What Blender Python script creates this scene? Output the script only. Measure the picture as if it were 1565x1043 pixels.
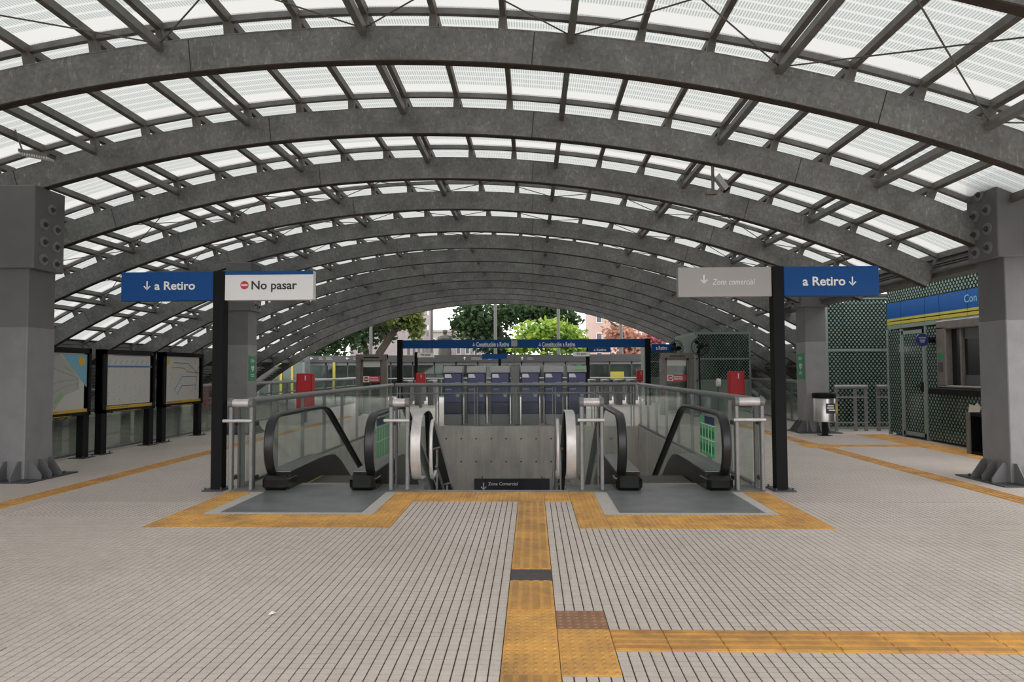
import bpy, math, random
from mathutils import Vector, Matrix
random.seed(7)
for o in list(bpy.data.objects): bpy.data.objects.remove(o, do_unlink=True)
scene = bpy.context.scene
COL = scene.collection
R = math.radians

# ---------------------------------------------------------------- camera, sky, exposure
cd = bpy.data.cameras.new('camera'); cam = bpy.data.objects.new('camera', cd); COL.objects.link(cam)
cd.lens = 24.0; cd.sensor_width = 36.0; cd.clip_start = 0.05; cd.clip_end = 600
CAM_M = Matrix.Rotation(R(1.675), 4, 'Z') @ Matrix.Rotation(R(92.39), 4, 'X') @ Matrix.Rotation(R(-0.25), 4, 'Z')
cam.matrix_world = Matrix.Translation((0, 0, 1.5)) @ CAM_M
scene.camera = cam
w = bpy.data.worlds.new('overcast_sky'); scene.world = w; w.use_nodes = True
bg = w.node_tree.nodes['Background']
bg.inputs[0].default_value = (1.0, 0.985, 0.965, 1); bg.inputs[1].default_value = 2.9
scene.view_settings.view_transform = 'Standard'; scene.view_settings.look = 'None'
scene.view_settings.exposure = 0.0; scene.view_settings.gamma = 1.0
scene.view_settings.use_curve_mapping = False

def P(x, y, Y):
    """photo pixel (1565x1043 frame) -> world point on the plane at depth Y"""
    d = CAM_M.to_3x3() @ Vector(((x - 782.5) / 1043.33, -(y - 521.5) / 1043.33, -1.0))
    return Vector((0, 0, 1.5)) + d * (Y / d.y)

# ---------------------------------------------------------------- materials
MATS = {}
def nt(name):
    m = bpy.data.materials.new(name); m.use_nodes = True
    t = m.node_tree; b = t.nodes['Principled BSDF']
    MATS[name] = m
    return m, t, b
def N(t, kind, **kw):
    n = t.nodes.new(kind)
    for k, v in kw.items():
        if k.startswith('i_'):
            key = k[2:]
            n.inputs[int(key) if key.isdigit() else key].default_value = v
        else: setattr(n, k, v)
    return n
def L(t, a, b): t.links.new(a, b)
def math_(t, op, a, b=None, c=None):
    n = t.nodes.new('ShaderNodeMath'); n.operation = op
    for i, v in enumerate((a, b, c)):
        if v is None: continue
        if isinstance(v, (int, float)): n.inputs[i].default_value = v
        else: t.links.new(v, n.inputs[i])
    return n.outputs[0]
def mixc(t, f, a, b):
    n = t.nodes.new('ShaderNodeMix'); n.data_type = 'RGBA'
    if isinstance(f, (int, float)): n.inputs[0].default_value = f
    else: t.links.new(f, n.inputs[0])
    for i, v in ((6, a), (7, b)):
        if isinstance(v, tuple): n.inputs[i].default_value = (*v, 1)
        else: t.links.new(v, n.inputs[i])
    return n.outputs[2]
def ramp(t, fac, a, b):
    n = t.nodes.new('ShaderNodeMapRange'); n.inputs[1].default_value = a; n.inputs[2].default_value = b
    t.links.new(fac, n.inputs[0]); return n.outputs[0]
def coords(t, world=True):
    if world: return N(t, 'ShaderNodeNewGeometry').outputs['Position']
    return N(t, 'ShaderNodeTexCoord').outputs['Object']
def simple(name, col, rough=0.5, metal=0.0, var=0.0, scale=6.0, spec=0.5):
    m, t, b = nt(name)
    b.inputs['Base Color'].default_value = (*col, 1); b.inputs['Roughness'].default_value = rough
    b.inputs['Metallic'].default_value = metal; b.inputs['Specular IOR Level'].default_value = spec
    if var:
        nz = N(t, 'ShaderNodeTexNoise', i_Scale=scale, i_Detail=6.0, i_Roughness=0.6); L(t, coords(t), nz.inputs['Vector'])
        f = ramp(t, nz.outputs['Fac'], 0.3, 0.7)
        L(t, mixc(t, f, tuple(c * (1 - var) for c in col), tuple(min(1, c * (1 + var)) for c in col)), b.inputs['Base Color'])
    return m

def galvanised(name, col, amt=0.35):
    m, t, b = nt(name)
    co = coords(t)
    v = N(t, 'ShaderNodeTexVoronoi', i_Scale=26.0); L(t, co, v.inputs['Vector'])
    g = N(t, 'ShaderNodeRGBToBW'); L(t, v.outputs['Color'], g.inputs[0])
    n1 = N(t, 'ShaderNodeTexNoise', i_Scale=2.2, i_Detail=7.0, i_Roughness=0.65); L(t, co, n1.inputs['Vector'])
    mp = N(t, 'ShaderNodeMapping'); mp.inputs['Scale'].default_value = (16, 16, 5); L(t, co, mp.inputs['Vector'])
    n2 = N(t, 'ShaderNodeTexNoise', i_Scale=2.0, i_Detail=8.0, i_Roughness=0.75); L(t, mp.outputs[0], n2.inputs['Vector'])
    a = math_(t, 'MULTIPLY_ADD', g.outputs[0], amt * 0.6, 1 - amt * 0.45)
    a = math_(t, 'MULTIPLY', a, math_(t, 'MULTIPLY_ADD', ramp(t, n1.outputs['Fac'], 0.3, 0.7), amt, 1 - amt * 0.5))
    streak = ramp(t, n2.outputs['Fac'], 0.56, 0.66)
    c = mixc(t, math_(t, 'MULTIPLY', streak, 0.8), (0.95, 0.95, 0.95), (1.9, 1.9, 1.85))
    vm = N(t, 'ShaderNodeVectorMath', operation='SCALE'); L(t, c, vm.inputs[0]); L(t, a, vm.inputs['Scale'])
    vm2 = N(t, 'ShaderNodeVectorMath', operation='MULTIPLY'); L(t, vm.outputs[0], vm2.inputs[0]); vm2.inputs[1].default_value = col
    L(t, vm2.outputs[0], b.inputs['Base Color'])
    b.inputs['Roughness'].default_value = 0.55; b.inputs['Metallic'].default_value = 0.25
    return m
galvanised('galv', (0.21, 0.212, 0.205), 0.6)
galvanised('galv_light', (0.36, 0.365, 0.36), 0.2)
simple('purlin_steel', (0.12, 0.112, 0.10), 0.6, 0.1, 0.3, 5)
simple('bar_steel', (0.16, 0.16, 0.155), 0.55, 0.2, 0.25, 5)
simple('rust', (0.035, 0.024, 0.019), 0.8, 0, 0.4, 9)
simple('column_paint', (0.135, 0.135, 0.14), 0.45, 0.0, 0.10, 2)
simple('column_jacket', (0.215, 0.215, 0.225), 0.4, 0.0, 0.12, 3)
simple('black', (0.006, 0.006, 0.007), 0.55, spec=0.15)
simple('black_gloss', (0.005, 0.005, 0.005), 0.2, spec=0.35)
simple('rubber', (0.012, 0.012, 0.014), 0.3)
simple('dark_grey', (0.05, 0.052, 0.055), 0.45)
simple('mid_grey', (0.17, 0.17, 0.175), 0.45, 0.2, 0.1, 8)
simple('rail_grey', (0.23, 0.23, 0.23), 0.4, 0.35, 0.12, 10)
simple('light_grey', (0.36, 0.36, 0.365), 0.4)
simple('steel', (0.55, 0.545, 0.53), 0.32, 0.9, 0.08, 12)
simple('roller_steel', (0.60, 0.57, 0.57), 0.4, 0.45, 0.1, 14)
simple('frame_brown', (0.18, 0.16, 0.145), 0.45, 0.4, 0.15, 9)
simple('blue_sign', (0.001, 0.062, 0.24), 0.5, spec=0.25)
simple('white_sign', (0.78, 0.78, 0.79), 0.4)
simple('grey_sign', (0.36, 0.345, 0.34), 0.4)
simple('white', (0.80, 0.81, 0.82), 0.5)
simple('ink', (0.02, 0.02, 0.03), 0.5)
simple('smoke_pane', (0.05, 0.05, 0.055), 0.3)
simple('ink_grey', (0.22, 0.22, 0.23), 0.6)
simple('red', (0.50, 0.006, 0.010), 0.35)
simple('red_sign', (0.55, 0.03, 0.04), 0.4)
simple('dea_green', (0.0, 0.22, 0.075), 0.45)
simple('poster_green', (0.13, 0.50, 0.22), 0.5)
simple('navy', (0.012, 0.02, 0.10), 0.4)
simple('machine_blue', (0.040, 0.048, 0.17), 0.35, 0, 0.12, 3)
simple('machine_navy', (0.008, 0.011, 0.055), 0.3)
simple('yellow_paint', (0.40, 0.34, 0.05), 0.45)
simple('map_yellow', (0.55, 0.36, 0.02), 0.5)
simple('map_paper', (0.47, 0.47, 0.44), 0.6)
simple('map_water', (0.16, 0.38, 0.50), 0.6)
simple('map_green', (0.26, 0.36, 0.20), 0.6)
simple('map_grey', (0.36, 0.36, 0.33), 0.6)
simple('line_blue', (0.05, 0.17, 0.42), 0.6)
simple('line_red', (0.40, 0.07, 0.05), 0.6)
simple('line_violet', (0.18, 0.07, 0.20), 0.6)
simple('line_green', (0.04, 0.14, 0.12), 0.6)
simple('asphalt', (0.10, 0.10, 0.10), 0.9, 0, 0.2, 3)
simple('bark', (0.055, 0.042, 0.032), 0.9, 0, 0.4, 6)
simple('statue_bronze', (0.055, 0.055, 0.052), 0.6, 0.2, 0.3, 5)
simple('pink_wall', (0.27, 0.23, 0.235), 0.8, 0, 0.06, 1)
simple('salmon_wall', (0.48, 0.34, 0.30), 0.8, 0, 0.05, 1)
simple('cream_wall', (0.38, 0.35, 0.31), 0.8, 0, 0.08, 1)
simple('magenta_wall', (0.42, 0.09, 0.13), 0.8)
simple('window_dark', (0.06, 0.065, 0.075), 0.2)
simple('stone_border', (0.50, 0.47, 0.44), 0.7, 0, 0.12, 14)
simple('mint_panel', (0.17, 0.22, 0.19), 0.4)
simple('mint_frame', (0.20, 0.245, 0.225), 0.4)
simple('sticker_green', (0.25, 0.60, 0.30), 0.5)
simple('white_blind', (0.62, 0.65, 0.60), 0.5)
simple('paper', (0.80, 0.78, 0.72), 0.8)
simple('patch_dark', (0.075, 0.07, 0.07), 0.8, 0, 0.25, 20)

def leaf(name, a, b_):
    m, t, b = nt(name)
    oi = N(t, 'ShaderNodeTexNoise', i_Scale=0.9, i_Detail=5.0); L(t, coords(t), oi.inputs['Vector'])
    L(t, mixc(t, ramp(t, oi.outputs['Fac'], 0.35, 0.65), a, b_), b.inputs['Base Color'])
    b.inputs['Roughness'].default_value = 0.7
    tr = N(t, 'ShaderNodeBsdfTranslucent'); tr.inputs[0].default_value = (*b_, 1)
    mx = N(t, 'ShaderNodeMixShader', i_0=0.3); L(t, b.outputs[0], mx.inputs[1]); L(t, tr.outputs[0], mx.inputs[2])
    L(t, mx.outputs[0], t.nodes['Material Output'].inputs[0])
leaf('leaf_dark', (0.012, 0.032, 0.010), (0.042, 0.085, 0.025))
leaf('leaf_lime', (0.08, 0.18, 0.025), (0.30, 0.42, 0.05))
leaf('leaf_olive', (0.04, 0.075, 0.018), (0.17, 0.20, 0.045))
leaf('leaf_pink', (0.20, 0.16, 0.05), (0.55, 0.24, 0.20))
leaf('leaf_rose', (0.40, 0.10, 0.14), (0.55, 0.20, 0.24))

def glass(name, tint, refl=0.10, frost=0.0):
    m, t, b = nt(name); t.nodes.remove(b)
    tr = N(t, 'ShaderNodeBsdfTransparent'); tr.inputs[0].default_value = (*tint, 1)
    gl = N(t, 'ShaderNodeBsdfGlossy'); gl.inputs['Roughness'].default_value = 0.04; gl.inputs[0].default_value = (0.9, 0.95, 0.92, 1)
    lw = N(t, 'ShaderNodeFresnel', i_IOR=1.45)
    mx = N(t, 'ShaderNodeMixShader'); L(t, math_(t, 'MINIMUM', math_(t, 'MULTIPLY', lw.outputs[0], refl * 10), 0.35), mx.inputs[0]); L(t, tr.outputs[0], mx.inputs[1]); L(t, gl.outputs[0], mx.inputs[2])
    last = mx.outputs[0]
    if frost:
        df = N(t, 'ShaderNodeBsdfDiffuse'); df.inputs[0].default_value = (0.42, 0.46, 0.43, 1)
        nz = N(t, 'ShaderNodeTexNoise', i_Scale=3.0, i_Detail=5.0); L(t, coords(t), nz.inputs['Vector'])
        m2 = N(t, 'ShaderNodeMixShader'); L(t, math_(t, 'MULTIPLY', ramp(t, nz.outputs['Fac'], 0.2, 0.8), frost), m2.inputs[0])
        L(t, last, m2.inputs[1]); L(t, df.outputs[0], m2.inputs[2]); last = m2.outputs[0]
    L(t, last, t.nodes['Material Output'].inputs[0])
    return m
glass('glass', (0.95, 0.972, 0.96), 0.022, 0.10)
glass('glass_clear', (0.965, 0.98, 0.975), 0.022, 0.035)
glass('glass_dark', (0.30, 0.36, 0.35), 0.10, 0.15)
glass('glass_facade', (0.62, 0.70, 0.68), 0.10, 0.10)

def roof_sheet():
    m, t, b = nt('roof_sheet'); t.nodes.remove(b)
    co = coords(t, False); s = N(t, 'ShaderNodeSeparateXYZ'); L(t, co, s.inputs[0])
    px = math_(t, 'PINGPONG', math_(t, 'DIVIDE', s.outputs[0], 0.03), 0.5)
    fy = math_(t, 'FRACT', math_(t, 'ADD', math_(t, 'DIVIDE', s.outputs[1], 0.150), 20.0))
    slot = math_(t, 'MULTIPLY', math_(t, 'LESS_THAN', px, 0.25), math_(t, 'MULTIPLY', math_(t, 'GREATER_THAN', fy, 0.2), math_(t, 'LESS_THAN', fy, 0.98)))
    slot = math_(t, 'MULTIPLY', slot, math_(t, 'LESS_THAN', s.outputs[1], 0.88))
    tr = N(t, 'ShaderNodeBsdfTransparent'); L(t, mixc(t, slot, (0.40, 0.40, 0.40), (0.27, 0.285, 0.28)), tr.inputs[0])
    tl = N(t, 'ShaderNodeBsdfTranslucent'); L(t, mixc(t, slot, (0.70, 0.70, 0.69), (0.52, 0.55, 0.54)), tl.inputs[0])
    ad = N(t, 'ShaderNodeMixShader', i_0=0.5); L(t, tr.outputs[0], ad.inputs[1]); L(t, tl.outputs[0], ad.inputs[2])
    L(t, ad.outputs[0], t.nodes['Material Output'].inputs[0])
roof_sheet()

def concrete(name, c1, c2):
    m, t, b = nt(name); co = coords(t)
    n1 = N(t, 'ShaderNodeTexNoise', i_Scale=1.6, i_Detail=9.0, i_Roughness=0.7); L(t, co, n1.inputs['Vector'])
    mp = N(t, 'ShaderNodeMapping'); mp.inputs['Scale'].default_value = (5, 5, 0.5); L(t, co, mp.inputs['Vector'])
    n2 = N(t, 'ShaderNodeTexNoise', i_Scale=1.5, i_Detail=6.0); L(t, mp.outputs[0], n2.inputs['Vector'])
    f = math_(t, 'MULTIPLY_ADD', ramp(t, n1.outputs['Fac'], 0.3, 0.7), 0.6, math_(t, 'MULTIPLY', ramp(t, n2.outputs['Fac'], 0.35, 0.65), 0.4))
    L(t, mixc(t, f, c1, c2), b.inputs['Base Color']); b.inputs['Roughness'].default_value = 0.85
concrete('concrete', (0.33, 0.31, 0.28), (0.56, 0.53, 0.485))
concrete('nosing', (0.20, 0.195, 0.185), (0.30, 0.29, 0.28))

def tilecol(t, co):
    n1 = N(t, 'ShaderNodeTexNoise', i_Scale=0.55, i_Detail=6.0, i_Roughness=0.65); L(t, co, n1.inputs['Vector'])
    n2 = N(t, 'ShaderNodeTexNoise', i_Scale=9.0, i_Detail=6.0, i_Roughness=0.75); L(t, co, n2.inputs['Vector'])
    f = math_(t, 'MULTIPLY_ADD', ramp(t, n1.outputs['Fac'], 0.3, 0.7), 0.5, math_(t, 'MULTIPLY', ramp(t, n2.outputs['Fac'], 0.3, 0.75), 0.5))
    return mixc(t, f, (0.46, 0.395, 0.355), (0.70, 0.63, 0.58))
m, t, b = nt('tile'); L(t, tilecol(t, coords(t)), b.inputs['Base Color']); b.inputs['Roughness'].default_value = 0.5
simple('joint', (0.09, 0.068, 0.056), 0.9, 0, 0.3, 8)
m, t, b = nt('tile_far')
co = coords(t); s = N(t, 'ShaderNodeSeparateXYZ'); L(t, co, s.inputs[0])
jx = math_(t, 'GREATER_THAN', math_(t, 'PINGPONG', math_(t, 'DIVIDE', math_(t, 'ADD', s.outputs[0], 0.165), 0.06), 0.5), 0.06)
jy = math_(t, 'GREATER_THAN', math_(t, 'PINGPONG', math_(t, 'DIVIDE', math_(t, 'ADD', s.outputs[1], 0.05), 0.06), 0.5), 0.06)
L(t, mixc(t, math_(t, 'MULTIPLY', jx, jy), (0.13, 0.10, 0.085), tilecol(t, co)), b.inputs['Base Color']); b.inputs['Roughness'].default_value = 0.5

def tactile(name, a, c):
    m, t, b = nt(name); co = coords(t)
    n1 = N(t, 'ShaderNodeTexNoise', i_Scale=2.5, i_Detail=8.0, i_Roughness=0.75); L(t, co, n1.inputs['Vector'])
    L(t, mixc(t, ramp(t, n1.outputs['Fac'], 0.35, 0.62), a, c), b.inputs['Base Color']); b.inputs['Roughness'].default_value = 0.6
tactile('tactile', (0.48, 0.26, 0.085), (0.80, 0.43, 0.10))
tactile('tactile_worn', (0.30, 0.16, 0.06), (0.64, 0.33, 0.08))
tactile('tactile_brown', (0.23, 0.12, 0.07), (0.33, 0.18, 0.10))
m, t, b = nt('plate')
co = coords(t); s = N(t, 'ShaderNodeSeparateXYZ'); L(t, co, s.inputs[0])
g = math_(t, 'PINGPONG', math_(t, 'DIVIDE', math_(t, 'ADD', s.outputs[0], s.outputs[1]), 0.03), 0.5)
n1 = N(t, 'ShaderNodeTexNoise', i_Scale=3.0, i_Detail=7.0); L(t, co, n1.inputs['Vector'])
c = mixc(t, ramp(t, n1.outputs['Fac'], 0.3, 0.7), (0.17, 0.175, 0.185), (0.27, 0.275, 0.285))
L(t, mixc(t, math_(t, 'MULTIPLY', math_(t, 'LESS_THAN', g, 0.15), 0.45), c, (0.04, 0.04, 0.045)), b.inputs['Base Color'])
b.inputs['Roughness'].default_value = 0.38; b.inputs['Metallic'].default_value = 0.25

def dotted(name, axis, pitch, rad, dotc, ground, trans):
    """glass with a printed dot screen"""
    m, t, b = nt(name); t.nodes.remove(b)
    co = coords(t); s = N(t, 'ShaderNodeSeparateXYZ'); L(t, co, s.inputs[0])
    u, v = s.outputs[axis], s.outputs[2]
    def lat(du):
        fu = math_(t, 'SUBTRACT', math_(t, 'FRACT', math_(t, 'ADD', math_(t, 'DIVIDE', u, pitch), 40 + du)), 0.5)
        fv = math_(t, 'SUBTRACT', math_(t, 'FRACT', math_(t, 'ADD', math_(t, 'DIVIDE', v, pitch * 1.25), 40 + du)), 0.5)
        return math_(t, 'SQRT', math_(t, 'ADD', math_(t, 'MULTIPLY', fu, fu), math_(t, 'MULTIPLY', math_(t, 'MULTIPLY', fv, fv), 1.3)))
    dot = math_(t, 'LESS_THAN', math_(t, 'MINIMUM', lat(0.0), lat(0.5)), rad)
    df = N(t, 'ShaderNodeBsdfDiffuse'); df.inputs[0].default_value = (*dotc, 1)
    dk = N(t, 'ShaderNodeBsdfDiffuse'); dk.inputs[0].default_value = (*ground, 1)
    tr = N(t, 'ShaderNodeBsdfTransparent'); tr.inputs[0].default_value = (0.55, 0.68, 0.62, 1)
    gl = N(t, 'ShaderNodeBsdfGlossy'); gl.inputs['Roughness'].default_value = 0.08
    m1 = N(t, 'ShaderNodeMixShader', i_0=trans); L(t, dk.outputs[0], m1.inputs[1]); L(t, tr.outputs[0], m1.inputs[2])
    m2 = N(t, 'ShaderNodeMixShader'); L(t, dot, m2.inputs[0]); L(t, m1.outputs[0], m2.inputs[1]); L(t, df.outputs[0], m2.inputs[2])
    m3 = N(t, 'ShaderNodeMixShader', i_0=0.06); L(t, m2.outputs[0], m3.inputs[1]); L(t, gl.outputs[0], m3.inputs[2])
    L(t, m3.outputs[0], t.nodes['Material Output'].inputs[0])
dotted('dots_y', 1, 0.10, 0.27, (0.17, 0.235, 0.205), (0.012, 0.022, 0.019), 0.25)
dotted('dots_x', 0, 0.095, 0.25, (0.17, 0.225, 0.20), (0.015, 0.028, 0.024), 0.3)

# ---------------------------------------------------------------- mesh helpers
def lerp(a, b, f): return a + (b - a) * f
class MB:
    def __init__(s): s.v = []; s.f = []
    def add(s, vs, fs):
        o = len(s.v); s.v += [tuple(v) for v in vs]; s.f += [tuple(i + o for i in f) for f in fs]; return s
    def box(s, x0, x1, y0, y1, z0, z1, ch=0.0):
        if x1 < x0: x0, x1 = x1, x0
        if y1 < y0: y0, y1 = y1, y0
        if z1 < z0: z0, z1 = z1, z0
        if ch <= 0:
            vs = [(x, y, z) for z in (z0, z1) for y in (y0, y1) for x in (x0, x1)]
            return s.add(vs, [(0, 2, 3, 1), (4, 5, 7, 6), (0, 1, 5, 4), (2, 6, 7, 3), (0, 4, 6, 2), (1, 3, 7, 5)])
        c = min(ch, (x1 - x0) * .45, (y1 - y0) * .45, (z1 - z0) * .45)
        poly = lambda d: [(x0 + d, y0 + c), (x0 + c, y0 + d), (x1 - c, y0 + d), (x1 - d, y0 + c), (x1 - d, y1 - c), (x1 - c, y1 - d), (x0 + c, y1 - d), (x0 + d, y1 - c)]
        vs = []; 
        for z, d in ((z0, c), (z0 + c, 0), (z1 - c, 0), (z1, c)):
            pts = [(x0 + c, y0 + c)] if False else poly(0)
            if d: pts = [(min(max(px, x0 + c), x1 - c), min(max(py, y0 + c), y1 - c)) for px, py in pts]
            vs += [(px, py, z) for px, py in pts]
        fs = [tuple(range(7, -1, -1)), tuple(range(24, 32))]
        for k in range(3):
            for i in range(8):
                j = (i + 1) % 8; fs.append((k * 8 + i, k * 8 + j, k * 8 + 8 + j, k * 8 + 8 + i))
        return s.add(vs, fs)
    def tube(s, path, r, n=10, caps=True):
        pts = [Vector(p) for p in path]; rs = r if isinstance(r, (list, tuple)) else [r] * len(pts)
        vs = []; fs = []; ref = None
        for i, p in enumerate(pts):
            d = (pts[min(i + 1, len(pts) - 1)] - pts[max(i - 1, 0)]).normalized()
            if ref is None:
                ref = Vector((0, 0, 1)) if abs(d.z) < 0.9 else Vector((1, 0, 0))
            a = (ref - d * ref.dot(d)).normalized(); bb = d.cross(a); ref = a
            for k in range(n):
                an = 2 * math.pi * k / n
                vs.append(p + (a * math.cos(an) + bb * math.sin(an)) * rs[i])
        for i in range(len(pts) - 1):
            for k in range(n):
                k2 = (k + 1) % n; fs.append((i * n + k, i * n + k2, i * n + n + k2, i * n + n + k))
        if caps:
            fs.append(tuple(range(n - 1, -1, -1))); fs.append(tuple((len(pts) - 1) * n + k for k in range(n)))
        return s.add(vs, fs)
    def lathe(s, prof, c, n=20):
        vs = []; fs = []
        for r, z in prof:
            for k in range(n):
                a = 2 * math.pi * k / n; vs.append((c[0] + r * math.cos(a), c[1] + r * math.sin(a), c[2] + z))
        for i in range(len(prof) - 1):
            for k in range(n):
                k2 = (k + 1) % n; fs.append((i * n + k, i * n + k2, i * n + n + k2, i * n + n + k))
        fs.append(tuple(range(n - 1, -1, -1))); fs.append(tuple((len(prof) - 1) * n + k for k in range(n)))
        return s.add(vs, fs)
    def prism(s, poly, axis, a, b):
        """poly in the two other axes (in x,y,z order), extruded along axis from a to b"""
        n = len(poly)
        def mk(p, t):
            q = list(p); q.insert(axis, t); return tuple(q)
        vs = [mk(p, a) for p in poly] + [mk(p, b) for p in poly]
        fs = [tuple(range(n - 1, -1, -1)), tuple(range(n, 2 * n))]
        for i in range(n):
            j = (i + 1) % n; fs.append((i, j, n + j, n + i))
        return s.add(vs, fs)
    def strip(s, path, hw, th, xc):
        """flat band swept along a YZ path: half-width hw in X about xc, thickness th inwards"""
        pts = [Vector((0, p[0], p[1])) for p in path]; vs = []; fs = []; m_ = len(pts)
        for i, p in enumerate(pts):
            d = (pts[min(i + 1, m_ - 1)] - pts[max(i - 1, 0)]).normalized(); nn = Vector((0, -d.z, d.y))
            c = min(0.018, th * .4)
            for dx, q in ((-hw, -c), (-hw + c, 0), (hw - c, 0), (hw, -c), (hw, -th + c), (hw - c, -th), (-hw + c, -th), (-hw, -th + c)):
                v = p + nn * q; vs.append((xc + dx, v.y, v.z))
        for i in range(m_ - 1):
            for k in range(8):
                k2 = (k + 1) % 8; fs.append((i * 8 + k, i * 8 + k2, i * 8 + 8 + k2, i * 8 + 8 + k))
        fs.append(tuple(range(8))); fs.append(tuple((m_ - 1) * 8 + k for k in range(7, -1, -1)))
        return s.add(vs, fs)
    def arc(s, r0, r1, t0, t1, y0, y1, n=12):
        vs = []; fs = []
        for i in range(n + 1):
            th = lerp(t0, t1, i / n)
            for r, y in ((r0, y0), (r1, y0), (r1, y1), (r0, y1)):
                vs.append((XC + r * math.sin(th), y, ZC + r * math.cos(th)))
        for i in range(n):
            for k in range(4):
                k2 = (k + 1) % 4; fs.append((i * 4 + k, i * 4 + k2, i * 4 + 4 + k2, i * 4 + 4 + k))
        fs.append((0, 1, 2, 3)); fs.append((n * 4 + 3, n * 4 + 2, n * 4 + 1, n * 4))
        return s.add(vs, fs)
    def mesh(s, name, mat, smooth=False, off=(0, 0, 0)):
        me = bpy.data.meshes.new(name)
        me.from_pydata([(v[0] - off[0], v[1] - off[1], v[2] - off[2]) for v in s.v], [], s.f)
        import bmesh
        bm = bmesh.new(); bm.from_mesh(me); bmesh.ops.recalc_face_normals(bm, faces=bm.faces); bm.to_mesh(me); bm.free()
        if mat: me.materials.append(MATS[mat])
        if smooth:
            for p in me.polygons: p.use_smooth = True
            try: me.set_sharp_from_angle(angle=R(40))
            except Exception: pass
        return me
    def build(s, name, mat, parent=None, smooth=False, base=None):
        off = wloc(parent) if parent else (Vector(base) if base else Vector((0, 0, 0)))
        o = bpy.data.objects.new(name, s.mesh(name, mat, smooth, off)); COL.objects.link(o)
        if parent: o.parent = parent
        else: o.location = off
        return o
def wloc(o):
    v = Vector((0, 0, 0))
    while o: v = v + o.location; o = o.parent
    return v
def tag(o, label, cat=None, group=None, kind=None):
    o['label'] = label
    if cat: o['category'] = cat
    if group: o['group'] = group
    if kind: o['kind'] = kind
    return o
def thing(name, loc, label, cat=None, group=None, kind=None):
    o = bpy.data.objects.new(name, None); COL.objects.link(o); o.location = loc; o.empty_display_size = 0.1
    return tag(o, label, cat, group, kind)
def inst(name, me, parent, loc, rot=None, scale=None):
    o = bpy.data.objects.new(name, me); COL.objects.link(o); o.parent = parent; o.location = loc
    if rot: o.rotation_euler = rot
    if scale: o.scale = scale
    return o
def box(name, mat, parent, x0, x1, y0, y1, z0, z1, ch=0.0): return MB().box(x0, x1, y0, y1, z0, z1, ch).build(name, mat, parent)

def text(body, parent, mat, rect, y, facing='-Y', bold=0.0, shear=0.0, name='lettering'):
    """lettering whose bounding box fills rect=(u0,u1,z0,z1); facing -Y: u=x at depth y ; facing +X/-X: u=y at x=y"""
    cu = bpy.data.curves.new('t', 'FONT'); cu.body = body; cu.size = 1; cu.offset = bold; cu.shear = shear; cu.resolution_u = 3
    ob = bpy.data.objects.new('t', cu); COL.objects.link(ob)
    dg = bpy.context.evaluated_depsgraph_get(); me = bpy.data.meshes.new_from_object(ob.evaluated_get(dg))
    bpy.data.objects.remove(ob); bpy.data.curves.remove(cu)
    xs = [v.co.x for v in me.vertices]; ys = [v.co.y for v in me.vertices]
    x0, x1, y0, y1 = min(xs), max(xs), min(ys), max(ys); u0, u1, z0, z1 = rect
    off = wloc(parent)
    for v in me.vertices:
        u = lerp(u0, u1, (v.co.x - x0) / (x1 - x0)); z = lerp(z0, z1, (v.co.y - y0) / (y1 - y0))
        w_ = Vector((u, y, z)) if facing == '-Y' else Vector((y, u, z))
        v.co = w_ - off
    me.materials.clear(); me.materials.append(MATS[mat])
    o = bpy.data.objects.new(name, me); COL.objects.link(o); o.parent = parent
    return o
def arrow(parent, mat, cx, zc, s, y, up=False, left=False, name='arrow_mark'):
    """down arrow of height s, drawn as a thin solid"""
    w_ = s * 0.07
    pts = [[(-w_, s * .5), (w_, s * .5), (w_, -s * .4), (-w_, -s * .4)],
           [(0, -s * .5), (s * .40, -s * .08), (s * .30, .0), (0, -s * .32)],
           [(0, -s * .5), (0, -s * .32), (-s * .30, .0), (-s * .40, -s * .08)]]
    mb = MB()
    for q in pts:
        if up: q = [(a, -b_) for a, b_ in q]
        if left: q = [(b_, a) for a, b_ in q]
        mb.prism([(cx + a, zc + b_) for a, b_ in q], 1, y, y + 0.003)
    return mb.build(name, mat, parent)

# ================================================================ ROOF
XC, ZC, RR = -1.77, -14.356, 19.358
Y2, SP = 9.4, 2.2635
def ribY(n): return Y2 + SP * (n - 2)
def arcpt(r, th, y): return Vector((XC + r * math.sin(th), y, ZC + r * math.cos(th)))
TH0, DTH = 0.1131, 0.038
CUT = 0.4555; FULL = 0.735
ceiling = thing('ceiling', (0, 0, 0), 'vaulted station roof of grey steel arches carrying translucent white slotted sheets', None, None, 'structure')
cleat_me = MB().box(-.04, .04, -.05, .05, -.01, .145).mesh('cleat', 'purlin_steel')
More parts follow.
